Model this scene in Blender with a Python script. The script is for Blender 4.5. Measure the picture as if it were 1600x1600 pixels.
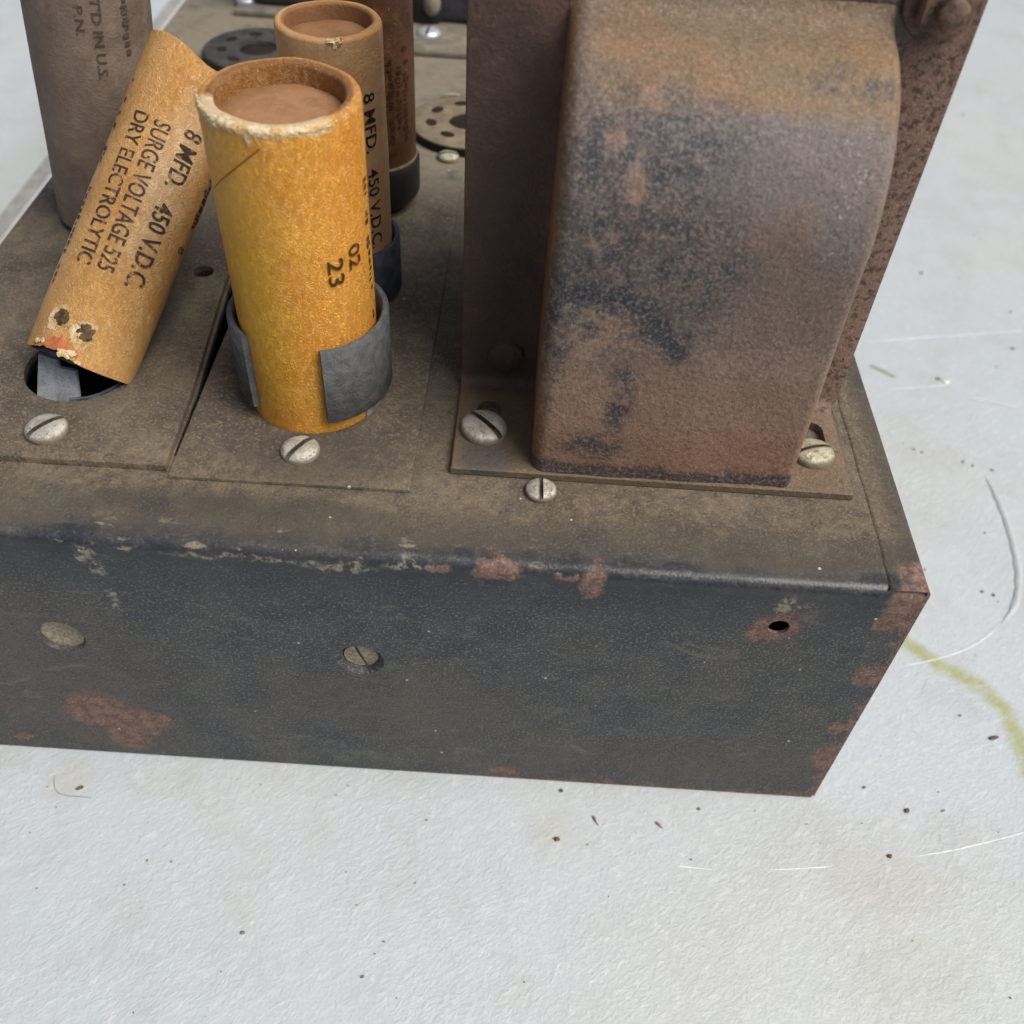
import bpy, bmesh, math, random
from mathutils import Vector, Matrix, noise as mnoise

# ------------------------------------------------------------------ camera, sky, sun
for _o in list(bpy.data.objects):
    bpy.data.objects.remove(_o)
SC = bpy.context.scene
COL = SC.collection
CM = 0.01                                   # everything below is written in centimetres
R = math.radians

cam_data = bpy.data.cameras.new('camera')
cam = bpy.data.objects.new('camera', cam_data)
COL.objects.link(cam)
cam.location = (-6.44605 * CM, -9.45337 * CM, 17.71404 * CM)
cam.rotation_mode = 'XYZ'
cam.rotation_euler = (0.7557284, -0.0488766, 0.0450420)
cam_data.sensor_fit = 'HORIZONTAL'
cam_data.sensor_width = 36.0
cam_data.lens = 1518.89 / 1600 * 36.0
cam_data.clip_start = 0.005
cam_data.clip_end = 50.0
cam_data.dof.use_dof = True
cam_data.dof.focus_distance = 0.160
cam_data.dof.aperture_fstop = 24.0
SC.camera = cam

SUN_EL, SUN_AZ = 55.0, 116.0                 # azimuth: degrees from +Y (back) towards +X (right)
world = bpy.data.worlds.new('World')
SC.world = world
world.use_nodes = True
wn = world.node_tree
for n in list(wn.nodes):
    wn.nodes.remove(n)
sky = wn.nodes.new('ShaderNodeTexSky')
sky.sky_type = 'NISHITA'
sky.sun_disc = False
sky.sun_elevation = R(SUN_EL)
sky.sun_rotation = R(SUN_AZ)
sky.air_density = 1.0
sky.dust_density = 7.0
sky.ozone_density = 1.0
bgn = wn.nodes.new('ShaderNodeBackground')
bgn.inputs['Strength'].default_value = 0.050
wo = wn.nodes.new('ShaderNodeOutputWorld')
wn.links.new(sky.outputs['Color'], bgn.inputs['Color'])
wn.links.new(bgn.outputs['Background'], wo.inputs['Surface'])

sun_data = bpy.data.lights.new('sun', 'SUN')
sun_data.energy = 1.7
sun_data.angle = R(42)
sun_data.color = (1.0, 0.975, 0.94)
sun = bpy.data.objects.new('sun', sun_data)
COL.objects.link(sun)
_d = Vector((math.sin(R(SUN_AZ)) * math.cos(R(SUN_EL)), math.cos(R(SUN_AZ)) * math.cos(R(SUN_EL)), math.sin(R(SUN_EL))))
sun.rotation_euler = _d.to_track_quat('Z', 'Y').to_euler()

SC.view_settings.view_transform = 'Standard'
SC.view_settings.look = 'None'
SC.view_settings.exposure = 0.72
SC.view_settings.gamma = 1.0
SC.view_settings.use_curve_mapping = False
SC.render.engine = 'CYCLES'
SC.cycles.use_denoising = True

H = 6.5                                     # height of the chassis top
rnd = random.Random(7)

# ------------------------------------------------------------------ node helper
def srgb(r, g, b):
    f = lambda c: (c / 255 / 12.92) if c <= 10 else ((c / 255 + 0.055) / 1.055) ** 2.4
    return (f(r), f(g), f(b), 1)

class Mat:
    """small builder: every method returns an output socket"""
    def __init__(s, name, org=(0, 0, 0), rough=0.7, spec=0.4, metal=0.0):
        s.m = bpy.data.materials.new(name)
        s.m.use_nodes = True
        s.nt = s.m.node_tree
        s.b = next(n for n in s.nt.nodes if n.type == 'BSDF_PRINCIPLED')
        s.b.inputs['Roughness'].default_value = rough
        s.b.inputs['Specular IOR Level'].default_value = spec
        s.b.inputs['Metallic'].default_value = metal
        tc = s.new('ShaderNodeTexCoord')
        v = s.new('ShaderNodeVectorMath', operation='MULTIPLY_ADD')
        s.nt.links.new(tc.outputs['Object'], v.inputs[0])
        v.inputs[1].default_value = (100, 100, 100)
        v.inputs[2].default_value = org
        s.P = v.outputs[0]
        s._sep = None
    def new(s, t, **k):
        n = s.nt.nodes.new(t)
        for a, b in k.items():
            setattr(n, a, b)
        return n
    def put(s, sock, v):
        if isinstance(v, bpy.types.NodeSocket):
            s.nt.links.new(v, sock)
        elif v is not None:
            if sock.type == 'RGBA' and isinstance(v, (int, float)):
                v = (v, v, v, 1)
            if sock.type == 'RGBA' and len(v) == 3:
                v = (*v, 1)
            sock.default_value = v
    def math(s, op, a, b=None, c=None, clamp=False):
        n = s.new('ShaderNodeMath', operation=op, use_clamp=clamp)
        s.put(n.inputs[0], a); s.put(n.inputs[1], b)
        if c is not None: s.put(n.inputs[2], c)
        return n.outputs[0]
    def vmath(s, op, a, b=None, c=None):
        n = s.new('ShaderNodeVectorMath', operation=op)
        s.put(n.inputs[0], a)
        if b is not None: s.put(n.inputs[1], b)
        if c is not None: s.put(n.inputs[2], c)
        return n.outputs['Value'] if op in ('LENGTH', 'DOT_PRODUCT', 'DISTANCE') else n.outputs[0]
    def noise(s, scale, detail=4, rough=0.55, vec=None, color=False, stretch=None, dist=0.0):
        v = vec or s.P
        if stretch:
            v = s.vmath('MULTIPLY', v, stretch)
        n = s.new('ShaderNodeTexNoise')
        s.put(n.inputs['Vector'], v)
        n.inputs['Scale'].default_value = scale
        n.inputs['Detail'].default_value = detail
        n.inputs['Roughness'].default_value = rough
        n.inputs['Distortion'].default_value = dist
        return n.outputs['Color' if color else 'Fac']
    def voro(s, scale, feature='F1', out='Distance', vec=None, rand=1.0):
        n = s.new('ShaderNodeTexVoronoi', feature=feature)
        s.put(n.inputs['Vector'], vec or s.P)
        n.inputs['Scale'].default_value = scale
        n.inputs['Randomness'].default_value = rand
        return n.outputs[out]
    def step(s, v, a, b):
        """smooth 0..1 as v goes a..b (a may be above b)"""
        n = s.new('ShaderNodeMapRange', interpolation_type='SMOOTHSTEP')
        s.put(n.inputs['Value'], v)
        if a < b:
            n.inputs['From Min'].default_value = a; n.inputs['From Max'].default_value = b
            n.inputs['To Min'].default_value = 0; n.inputs['To Max'].default_value = 1
        else:
            n.inputs['From Min'].default_value = b; n.inputs['From Max'].default_value = a
            n.inputs['To Min'].default_value = 1; n.inputs['To Max'].default_value = 0
        return n.outputs[0]
    def mix(s, f, a, b, mode='MIX'):
        n = s.new('ShaderNodeMix', data_type='RGBA', blend_type=mode)
        s.put(n.inputs['Factor'], f)
        s.put(n.inputs[6], a); s.put(n.inputs[7], b)
        return n.outputs[2]
    def xyz(s, vec=None):
        if vec is None and s._sep: return s._sep
        n = s.new('ShaderNodeSeparateXYZ')
        s.put(n.inputs[0], vec or s.P)
        o = (n.outputs[0], n.outputs[1], n.outputs[2])
        if vec is None: s._sep = o
        return o
    def warp(s, amp, scale, detail=4):
        c = s.noise(scale, detail, 0.6, color=True)
        c = s.vmath('SUBTRACT', c, (0.5, 0.5, 0.5))
        return s.vmath('MULTIPLY_ADD', c, (amp, amp, amp), s.P)
    def blob(s, W, c, r, soft=0.12):
        """ellipsoidal patch round c with radii r in (warped) position W"""
        d = s.vmath('SUBTRACT', W, c)
        d = s.vmath('MULTIPLY', d, tuple(1.0 / q for q in r))
        return s.step(s.vmath('LENGTH', d), 1 + soft, 1 - soft)
    def blobs(s, W, lst, soft=0.12):
        o = None
        for c, r in lst:
            m = s.blob(W, c, r, soft)
            o = m if o is None else s.math('MAXIMUM', o, m)
        return o
    def seg(s, W, a, b, w0, w1):
        """soft stroke from a to b: 1 on the line, 0 beyond w1"""
        a, b = Vector(a), Vector(b)
        ba = b - a
        pa = s.vmath('SUBTRACT', W, tuple(a))
        t = s.math('MULTIPLY', s.vmath('DOT_PRODUCT', pa, tuple(ba)), 1 / ba.length_squared, clamp=True)
        n = s.new('ShaderNodeVectorMath', operation='SCALE')
        n.inputs[0].default_value = tuple(ba); s.put(n.inputs['Scale'], t)
        d = s.vmath('DISTANCE', pa, n.outputs[0])
        return s.step(d, w1, w0)
    def mul(s, *a):
        o = a[0]
        for b in a[1:]: o = s.math('MULTIPLY', o, b)
        return o
    def maxi(s, *a):
        o = a[0]
        for b in a[1:]: o = s.math('MAXIMUM', o, b)
        return o
    def speck(s, scale, size, keep, vec=None):
        """sparse round dots: voronoi cells, a share `keep` of which hold a dot"""
        v = s.new('ShaderNodeTexVoronoi')
        s.put(v.inputs['Vector'], vec or s.P); v.inputs['Scale'].default_value = scale
        on = s.step(s.xyz(v.outputs['Color'])[0], 1 - keep + 0.0005, 1 - keep + 0.001)
        siz = s.math('MULTIPLY_ADD', s.xyz(v.outputs['Color'])[1], size, size * 0.4)
        inside = s.math('LESS_THAN', v.outputs['Distance'], siz)
        return s.math('MULTIPLY', on, inside)
    def out(s, col=None, rough=None, bump=None, dist=0.0004, strength=1.0, metal=None):
        if col is not None: s.put(s.b.inputs['Base Color'], col)
        if rough is not None: s.put(s.b.inputs['Roughness'], rough)
        if metal is not None: s.put(s.b.inputs['Metallic'], metal)
        if bump is not None:
            n = s.new('ShaderNodeBump')
            n.inputs['Strength'].default_value = strength
            n.inputs['Distance'].default_value = dist
            s.put(n.inputs['Height'], bump)
            s.nt.links.new(n.outputs[0], s.b.inputs['Normal'])
        return s.m

# ------------------------------------------------------------------ mesh helpers
def W0(o):
    v = Vector((0, 0, 0))
    while o is not None:
        v = v + o.location
        o = o.parent
    return v

def mesh(name, verts, faces, mats, smooth=True, mi=None):
    me = bpy.data.meshes.new(name)
    me.from_pydata([tuple(Vector(v) * CM) for v in verts], [], faces)
    for m in (mats if isinstance(mats, (list, tuple)) else [mats]):
        me.materials.append(m)
    if mi:
        for p, i in zip(me.polygons, mi): p.material_index = i
    if smooth:
        me.polygons.foreach_set('use_smooth', [True] * len(me.polygons))
    me.update()
    return me

def fixn(me):
    bm = bmesh.new(); bm.from_mesh(me)
    bmesh.ops.recalc_face_normals(bm, faces=bm.faces[:])
    bm.to_mesh(me); bm.free()
    return me

def link(name, me, parent=None, loc=(0, 0, 0), rot=(0, 0, 0), scale=(1, 1, 1), auto=None):
    o = bpy.data.objects.new(name, me)
    COL.objects.link(o)
    if parent: o.parent = parent
    o.location = Vector(loc) * CM
    o.rotation_euler = rot
    o.scale = scale
    if auto is not None and me is not None:
        sharp_by_angle(me, auto)
    return o

def sharp_by_angle(me, deg):
    bm = bmesh.new(); bm.from_mesh(me)
    for e in bm.edges:
        if len(e.link_faces) == 2:
            e.smooth = e.calc_face_angle(3.14) < R(deg)
    for f in bm.faces: f.smooth = True
    bm.to_mesh(me); bm.free()

def part(name, verts, faces, mat, parent, smooth=True, auto=40, origin=(0, 0, 0), mi=None, fix=True):
    """verts in world cm; origin = world cm position of the parent"""
    o3 = Vector(origin)
    me = mesh(name, [Vector(v) - o3 for v in verts], faces, mat, smooth, mi)
    if fix: fixn(me)
    return link(name, me, parent, auto=auto)

def thing(name, label, cat, loc, group=None, rot=None):
    o = bpy.data.objects.new(name, None)
    COL.objects.link(o)
    o.location = Vector(loc) * CM
    o.empty_display_size = 0.01
    if rot is not None: o.rotation_euler = rot
    o['label'] = label; o['category'] = cat
    if group: o['group'] = group
    return o

def tag(o, label, cat, group=None):
    o['label'] = label; o['category'] = cat
    if group: o['group'] = group
    return o

def lathe(prof, n=96, f=None, cap0=False, cap1=False, a0=0.0, a1=None):
    """revolve (r,z) pairs round Z; angle 0 faces -Y, grows towards +X. f(theta,r,z,i)->(r,z)"""
    vs, fs = [], []
    full = a1 is None
    m = n if full else n + 1
    for i, (r, z) in enumerate(prof):
        for k in range(m):
            t = a0 + (2 * math.pi if full else a1 - a0) * k / n
            rr, zz = f(t, r, z, i) if f else (r, z)
            vs.append((rr * math.sin(t), -rr * math.cos(t), zz))
    for i in range(len(prof) - 1):
        for k in range(n):
            k2 = (k + 1) % m
            fs.append((i * m + k, i * m + k2, (i + 1) * m + k2, (i + 1) * m + k))
    if cap0: fs.append(tuple(reversed(range(m))))
    if cap1: fs.append(tuple((len(prof) - 1) * m + k for k in range(m)))
    return vs, fs

def boxbm(x0, x1, y0, y1, z0, z1, bev=0.0, seg=2):
    bm = bmesh.new()
    bmesh.ops.create_cube(bm, size=1)
    for v in bm.verts:
        v.co = Vector(((x0 + x1) / 2 + v.co.x * (x1 - x0), (y0 + y1) / 2 + v.co.y * (y1 - y0), (z0 + z1) / 2 + v.co.z * (z1 - z0)))
    if bev:
        bmesh.ops.bevel(bm, geom=bm.edges[:], offset=bev, segments=seg, profile=0.5, affect='EDGES')
    return bm

def bm_me(bm, name, mat, origin=(0, 0, 0), scale=True):
    o3 = Vector(origin)
    for v in bm.verts: v.co = (v.co - o3) * (CM if scale else 1)
    bmesh.ops.recalc_face_normals(bm, faces=bm.faces[:])
    me = bpy.data.meshes.new(name)
    bm.to_mesh(me); bm.free()
    for m in (mat if isinstance(mat, (list, tuple)) else [mat]): me.materials.append(m)
    return me

def cylbm(c, r, axis, depth, n=64):
    bm = bmesh.new()
    q = Vector(axis).normalized().to_track_quat('Z', 'Y').to_matrix().to_4x4()
    bmesh.ops.create_cone(bm, cap_ends=True, segments=n, radius1=r, radius2=r, depth=depth, matrix=Matrix.Translation(Vector(c)) @ q)
    return bm

def cut(me, cutters):
    """boolean difference of bmesh cutters (cm, same origin as me already scaled) from mesh me"""
    a = bpy.data.objects.new('tmp', me); COL.objects.link(a)
    tmp = []
    for bm in cutters:
        for v in bm.verts: v.co *= CM
        c = bpy.data.meshes.new('c'); bm.to_mesh(c); bm.free()
        o = bpy.data.objects.new('c', c); COL.objects.link(o); tmp.append(o)
        md = a.modifiers.new('b', 'BOOLEAN'); md.operation = 'DIFFERENCE'; md.solver = 'EXACT'; md.object = o
    dg = bpy.context.evaluated_depsgraph_get(); dg.update()
    res = bpy.data.meshes.new_from_object(a.evaluated_get(dg), preserve_all_data_layers=False, depsgraph=dg)
    for o in tmp + [a]:
        d = o.data
        bpy.data.objects.remove(o)
        if d is not me: bpy.data.meshes.remove(d)
    bpy.data.meshes.remove(me)
    return res

def nz(x, y=0.0, z=0.0):
    return mnoise.noise(Vector((x, y, z)))

def fbm(x, y=0.0, z=0.0, o=4):
    return mnoise.fractal(Vector((x, y, z)), 1.0, 2.0, o)

def poly_smooth(pts, n=10):
    """catmull-rom through points"""
    P = [Vector(p) for p in pts]
    P = [P[0] * 2 - P[1]] + P + [P[-1] * 2 - P[-2]]
    out = []
    for i in range(1, len(P) - 2):
        for k in range(n):
            t = k / n
            a, b, c, d = P[i - 1], P[i], P[i + 1], P[i + 2]
            out.append(0.5 * ((2 * b) + (c - a) * t + (2 * a - 5 * b + 4 * c - d) * t * t + (3 * b - a - 3 * c + d) * t ** 3))
    out.append(P[-2])
    return out

# ================================================================== MATERIALS
ORG_CH = (-8.6, 13.0, 0.0)                  # base of the chassis
ORG_TR = (-4.07, 4.2, H)                    # base of the transformer

def mat_table():
    m = Mat('white_painted_table', (0, 0, 0), rough=0.45, spec=0.5)
    W = m.warp(0.5, 1.2, 5)
    big = m.noise(0.11, 3, 0.5)
    mid = m.noise(0.9, 5, 0.6)
    rot = m.new('ShaderNodeVectorRotate', rotation_type='Z_AXIS')
    m.put(rot.inputs['Vector'], m.P); rot.inputs['Angle'].default_value = R(-38)
    fib = m.noise(5.5, 6, 0.72, vec=m.vmath('MULTIPLY', rot.outputs[0], (0.75, 1.35, 1)), dist=0.35)
    fine = m.noise(14, 3, 0.6)
    c = m.mix(m.step(big, 0.35, 0.7), srgb(187, 196, 201), srgb(191, 196, 194))
    c = m.mix(m.math('MULTIPLY', m.step(mid, 0.5, 0.75), 0.35), c, srgb(180, 180, 175))
    c = m.mix(m.math('MULTIPLY', m.step(fib, 0.50, 0.68), 0.45), c, srgb(216, 218, 219))
    c = m.mix(m.math('MULTIPLY', m.step(fine, 0.58, 0.75), 0.35), c, srgb(160, 162, 160))
    soil = m.mul(m.step(m.noise(0.30, 6, 0.66), 0.48, 0.66), 0.30)
    c = m.mix(soil, c, srgb(172, 173, 165))
    c = m.mix(m.math('MULTIPLY', m.step(m.noise(0.55, 6, 0.7, stretch=(1, 0.5, 1)), 0.58, 0.7), 0.25), c, srgb(168, 170, 168))
    # beige soiling on the far left and front left
    x, y, z = m.xyz()
    # greenish stain strokes right of the chassis
    pts = [(2.81, 4.03), (3.47, 3.43), (4.2, 2.98), (4.6, 2.44), (4.66, 1.74), (4.67, 0.9)]
    Wg = m.warp(0.28, 2.0, 4)
    g = None
    for a, b in zip(pts, pts[1:]):
        q = m.seg(Wg, (*a, 0), (*b, 0), 0.04, 0.34)
        g = q if g is None else m.math('MAXIMUM', g, q)
    g = m.mul(g, m.math('MULTIPLY_ADD', m.step(m.noise(3.0, 4, 0.6), 0.28, 0.58), 0.45, 0.50), 0.85)
    c = m.mix(g, c, srgb(160, 164, 100))
    g2 = m.mul(m.seg(m.warp(0.12, 3, 3), (4.2, 14.3, 0), (4.72, 13.88, 0), 0.02, 0.14), 0.75)
    c = m.mix(g2, c, srgb(120, 128, 92))
    # faint soft stains
    st = m.blobs(m.warp(1.2, 0.8, 4), [((1.5, -3.3, 0), (1.1, 0.7, 1)), ((-24.9, 20.5, 0), (1.0, 5, 1)), ((-22.4, 16.5, 0), (0.7, 3, 1))], 0.6)
    c = m.mix(m.math('MULTIPLY', st, 0.20), c, srgb(164, 174, 138))
    st = m.blobs(m.warp(0.8, 1.2, 4), [((1.3, -1.6, 0), (0.8, 0.5, 1)), ((-5.2, -1.0, 0), (0.5, 0.35, 1)), ((-14.6, -0.6, 0), (0.5, 0.4, 1))], 0.7)
    c = m.mix(m.math('MULTIPLY', st, 0.20), c, srgb(172, 158, 130))
    # small dark pits and dust
    sp = m.maxi(m.speck(1.1, 0.024, 0.08), m.speck(2.3, 0.045, 0.05, m.vmath('ADD', m.P, (31, 17, 3))))
    c = m.mix(m.math('MULTIPLY', sp, 0.5), c, srgb(134, 130, 122))
    sp2 = m.speck(5.0, 0.10, 0.04, m.vmath('ADD', m.P, (7, 3, 1)))
    c = m.mix(m.math('MULTIPLY', sp2, 0.35), c, srgb(150, 148, 140))
    pat = m.math('MULTIPLY_ADD', m.step(m.noise(0.28, 4, 0.6), 0.36, 0.62), 0.85, 0.35)
    h = m.math('ADD', m.mul(fib, pat, 1.3), m.math('MULTIPLY', fine, 0.5))
    h = m.math('ADD', h, m.math('MULTIPLY', mid, 0.8))
    h = m.math('SUBTRACT', h, m.math('MULTIPLY', sp, 0.5))
    return m.out(c, rough=m.math('MULTIPLY_ADD', fine, 0.25, 0.30), bump=h, dist=0.0006, strength=0.42)

def mat_chassis(name, org=ORG_CH, front=True):
    m = Mat(name, org, rough=0.6, spec=0.45)
    x, y, z = m.xyz()
    W = m.warp(0.5, 2.2, 5)
    Wf = m.warp(0.42, 3.2, 8)
    n1 = m.noise(1.1, 5, 0.6); n2 = m.noise(5.5, 5, 0.65); n3 = m.noise(22, 3, 0.6)
    # worn black enamel
    c = m.mix(m.step(n1, 0.35, 0.7), srgb(44, 48, 55), srgb(58, 60, 61))
    c = m.mix(m.math('MULTIPLY', m.step(m.noise(0.35, 4, 0.6), 0.45, 0.62), 0.55), c, srgb(76, 72, 66))
    c = m.mix(m.math('MULTIPLY', m.step(n2, 0.50, 0.70), 0.6), c, srgb(94, 95, 92))
    c = m.mix(m.math('MULTIPLY', m.step(n2, 0.46, 0.30), 0.6), c, srgb(40, 44, 49))
    bend = m.mul(m.step(z, H - 0.5, H - 0.25), m.step(y, 0.6, 0.3))
    c = m.mix(m.mul(m.step(n3, 0.53, 0.66), m.math('MULTIPLY_ADD', bend, -0.75, 1.0), 0.75), c, srgb(122, 122, 117))
    c = m.mix(m.math('MULTIPLY', m.step(n3, 0.46, 0.32), 0.6), c, srgb(34, 37, 41))
    fz = m.noise(7, 6, 0.75, dist=2.5)
    fz = m.math('ABSOLUTE', m.math('SUBTRACT', fz, 0.5))
    c = m.mix(m.mul(m.step(fz, 0.010, 0.0), m.step(n1, 0.4, 0.6), 0.5), c, srgb(146, 146, 140))
    # brown haze on the lower left and lower middle of the front
    hz = m.blobs(m.warp(1.5, 0.6, 4), [((-14.5, 0, 2.4), (2.2, 1, 2.6)), ((-8.2, 0, 2.4), (2.0, 1, 0.9)), ((-2.3, 0, 1.0), (2.4, 1, 0.8)), ((-5.2, 0, 0.8), (1.3, 1, 0.6))], 0.7)
    c = m.mix(m.mul(hz, m.step(n2, 0.3, 0.6), 0.60), c, srgb(88, 77, 66))
    dk0 = m.mul(m.step(m.math('ADD', z, m.math('MULTIPLY', n1, 1.2)), 5.6, 6.6), m.step(z, 6.6, 6.3), 0.5)
    c = m.mix(dk0, c, srgb(36, 41, 50))
    scf = m.noise(1.8, 6, 0.72, stretch=(0.45, 1, 1.1), dist=1.2)
    c = m.mix(m.math('MULTIPLY', m.step(scf, 0.57, 0.68), 0.45), c, srgb(112, 108, 100))
    # dust on everything that faces up, creeping over the bent edge
    edge = m.math('ADD', z, m.math('MULTIPLY', m.math('SUBTRACT', m.noise(1.6, 5, 0.65), 0.5), 0.22))
    dust = m.step(edge, H - 0.09, H + 0.01)
    yy = m.math('ADD', y, m.math('MULTIPLY', m.math('SUBTRACT', m.noise(1.3, 4, 0.6), 0.5), 0.9))
    dust = m.mul(dust, m.step(yy, 0.05, 0.55))
    dc = m.mix(m.step(m.noise(0.45, 4, 0.6), 0.38, 0.62), m.mix(m.step(n1, 0.3, 0.7), srgb(78, 71, 62), srgb(98, 88, 75)), m.mix(m.step(n1, 0.3, 0.7), srgb(94, 86, 73), srgb(114, 104, 87)))
    dc = m.mix(m.math('MULTIPLY', m.step(n2, 0.5, 0.7), 0.45), dc, srgb(138, 124, 102))
    dc = m.mix(m.math('MULTIPLY', m.step(n2, 0.46, 0.30), 0.65), dc, srgb(74, 67, 57))
    dc = m.mix(m.math('MULTIPLY', m.step(n3, 0.53, 0.66), 0.5), dc, srgb(146, 134, 114))
    dc = m.mix(m.math('MULTIPLY', m.step(n3, 0.42, 0.28), 0.5), dc, srgb(58, 53, 47))
    # clean rubbed strip along the bend; brighter light at the back painted into the dust
    dc = m.mix(m.math('MULTIPLY', m.step(yy, 1.5, 0.35), 0.75), dc, srgb(72, 68, 60))
    ln = m.mul(m.step(yy, 0.9, 1.3), m.step(yy, 2.3, 1.7), m.step(n2, 0.34, 0.64), 0.38)
    dc = m.mix(ln, dc, srgb(128, 112, 90))
    dc = m.mix(m.math('MULTIPLY', m.step(yy, 9.5, 12.5), 0.85), dc, m.mix(n2, srgb(122, 115, 99), srgb(146, 138, 120)))
    dk = m.blobs(m.warp(0.9, 1.4, 5), [((-13.9, 5.0, H), (0.9, 2.0, 3)), ((-9.6, 2.0, H), (1.4, 0.7, 3)), ((-10.8, 0.9, H), (2.4, 0.25, 3)), ((-14.7, 8.2, H), (1.2, 1.4, 3))], 0.6)
    dc = m.mix(m.math('MULTIPLY', dk, 0.55), dc, srgb(62, 58, 53))
    dc = m.mix(m.math('MULTIPLY', m.step(x, -0.42, -0.12), 0.6), dc, srgb(66, 62, 57))
    c = m.mix(dust, c, dc)
    # pale chips along the bent edge
    band = m.mul(m.step(z, H - 0.42, H - 0.25), m.step(y, 0.75, 0.2), m.step(x, -3.5, -6.0))
    chip = m.mul(band, m.step(n2, 0.36, 0.56), m.step(m.noise(2.6, 6, 0.7, stretch=(0.5, 1.2, 1.6)), 0.585, 0.64))
    c = m.mix(m.math('MULTIPLY', chip, 0.75), c, srgb(150, 140, 118))
    bare = m.mul(m.blobs(Wf, [((-10.4, 0.12, 6.28), (1.1, 0.5, 0.05)), ((-9.0, 0.1, 6.22), (0.55, 0.6, 0.10)), ((-12.85, 0, 6.15), (0.16, 0.5, 0.20)), ((-12.75, 0, 5.75), (0.10, 0.5, 0.22)), ((-12.7, 0, 5.05), (0.07, 0.5, 0.25)), ((-14.6, 0.1, 6.38), (0.5, 0.5, 0.06)), ((-7.9, 0.1, 6.36), (0.35, 0.5, 0.07)),
                              ((-2.05, 0, 5.95), (0.14, 0.5, 0.28)), ((-1.9, 0, 6.05), (0.18, 0.5, 0.06))], 0.4), m.step(n2, 0.40, 0.55))
    c = m.mix(m.mul(bare, m.step(m.noise(9, 4, 0.7), 0.40, 0.56), 0.85), c, srgb(148, 142, 126))
    # rust through the paint
    rust_l = [((-13.85, 0, 1.55), (0.62, 0.6, 0.62)), ((-13.25, 0, 1.2), (0.62, 0.6, 0.48)), ((-13.45, 0, 0.70), (0.42, 0.6, 0.45)), ((-12.75, 0, 1.42), (0.30, 0.6, 0.16)),
              ((-15.6, 0, 0.42), (0.22, 0.6, 0.13)), ((-6.55, 0.1, 6.33), (0.36, 0.5, 0.16)), ((-5.05, 0.05, 6.20), (0.20, 0.5, 0.30)), ((-5.45, 0.1, 6.33), (0.18, 0.5, 0.07)), ((-7.45, 0.1, 6.36), (0.18, 0.5, 0.08)),
              ((-6.15, 0, 0.30), (0.24, 0.6, 0.15)), ((-2.05, 0, 5.46), (0.36, 0.6, 0.33)), ((-2.32, 0, 5.22), (0.17, 0.6, 0.2)),
              ((-0.25, 0, 6.1), (0.30, 0.8, 0.50)), ((-0.42, 0, 5.75), (0.17, 0.6, 0.22)), ((-0.18, 0, 4.3), (0.28, 0.6, 0.30)), ((-0.28, 0, 2.6), (0.2, 0.6, 0.2)), ((-0.05, 0, 1.6), (0.36, 0.6, 0.50)), ((-0.05, 0.3, H + 0.04), (0.16, 0.30, 0.3))]
    rm = m.mul(m.blobs(Wf, rust_l, 0.26), m.step(m.noise(3.4, 6, 0.72), 0.30, 0.42))
    er = m.math('ADD', m.math('MULTIPLY', m.math('SUBTRACT', m.noise(0.9, 7, 0.72), 0.5), 1.9), m.math('MULTIPLY', m.math('SUBTRACT', m.noise(4.5, 5, 0.7), 0.5), 0.5))
    er = m.math('ADD', m.math('MULTIPLY', x, -1.0), er)
    er = m.mul(m.step(er, 0.13, 0.06), m.step(y, 0.6, 0.4))
    bt = m.math('ADD', z, m.math('MULTIPLY', m.math('SUBTRACT', m.noise(1.3, 6, 0.7), 0.5), 1.1))
    bt = m.mul(m.step(bt, 0.22, 0.08), m.step(y, 0.6, 0.4), m.step(x, -9.0, -5.0), 0.65)
    rm = m.maxi(rm, er, bt)
    rc = m.mix(m.step(n2, 0.35, 0.65), srgb(96, 76, 68), srgb(128, 104, 92))
    rc = m.mix(m.math('MULTIPLY', m.step(n3, 0.52, 0.64), 0.6), rc, srgb(160, 130, 116))
    rc = m.mix(m.math('MULTIPLY', m.step(n3, 0.42, 0.28), 0.5), rc, srgb(84, 60, 52))
    c = m.mix(rm, c, rc)
    sp = m.maxi(m.speck(2.4, 0.05, 0.05), m.speck(5.0, 0.10, 0.03, m.vmath('ADD', m.P, (9, 4, 2))))
    c = m.mix(m.math('MULTIPLY', sp, 0.75), c, srgb(206, 202, 190))
    rub = m.mul(m.step(z, H - 0.3, H - 0.1), m.step(x, -9.0, -4.0), 0.18)
    rough = m.mix(m.maxi(dust, rm), m.math('SUBTRACT', m.math('MULTIPLY_ADD', n2, 0.25, 0.36), rub), 0.86)
    h = m.math('ADD', m.math('MULTIPLY', n2, 0.8), m.math('MULTIPLY', n3, 0.5))
    h = m.math('SUBTRACT', h, m.math('MULTIPLY', rm, 0.6))
    h = m.math('MULTIPLY', h, m.math('MULTIPLY_ADD', bend, -0.7, 1.0))
    h = m.math('ADD', h, m.math('MULTIPLY', m.noise(0.6, 2), 2.0))
    return m.out(c, rough=rough, bump=h, dist=0.00045, strength=0.55)

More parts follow.
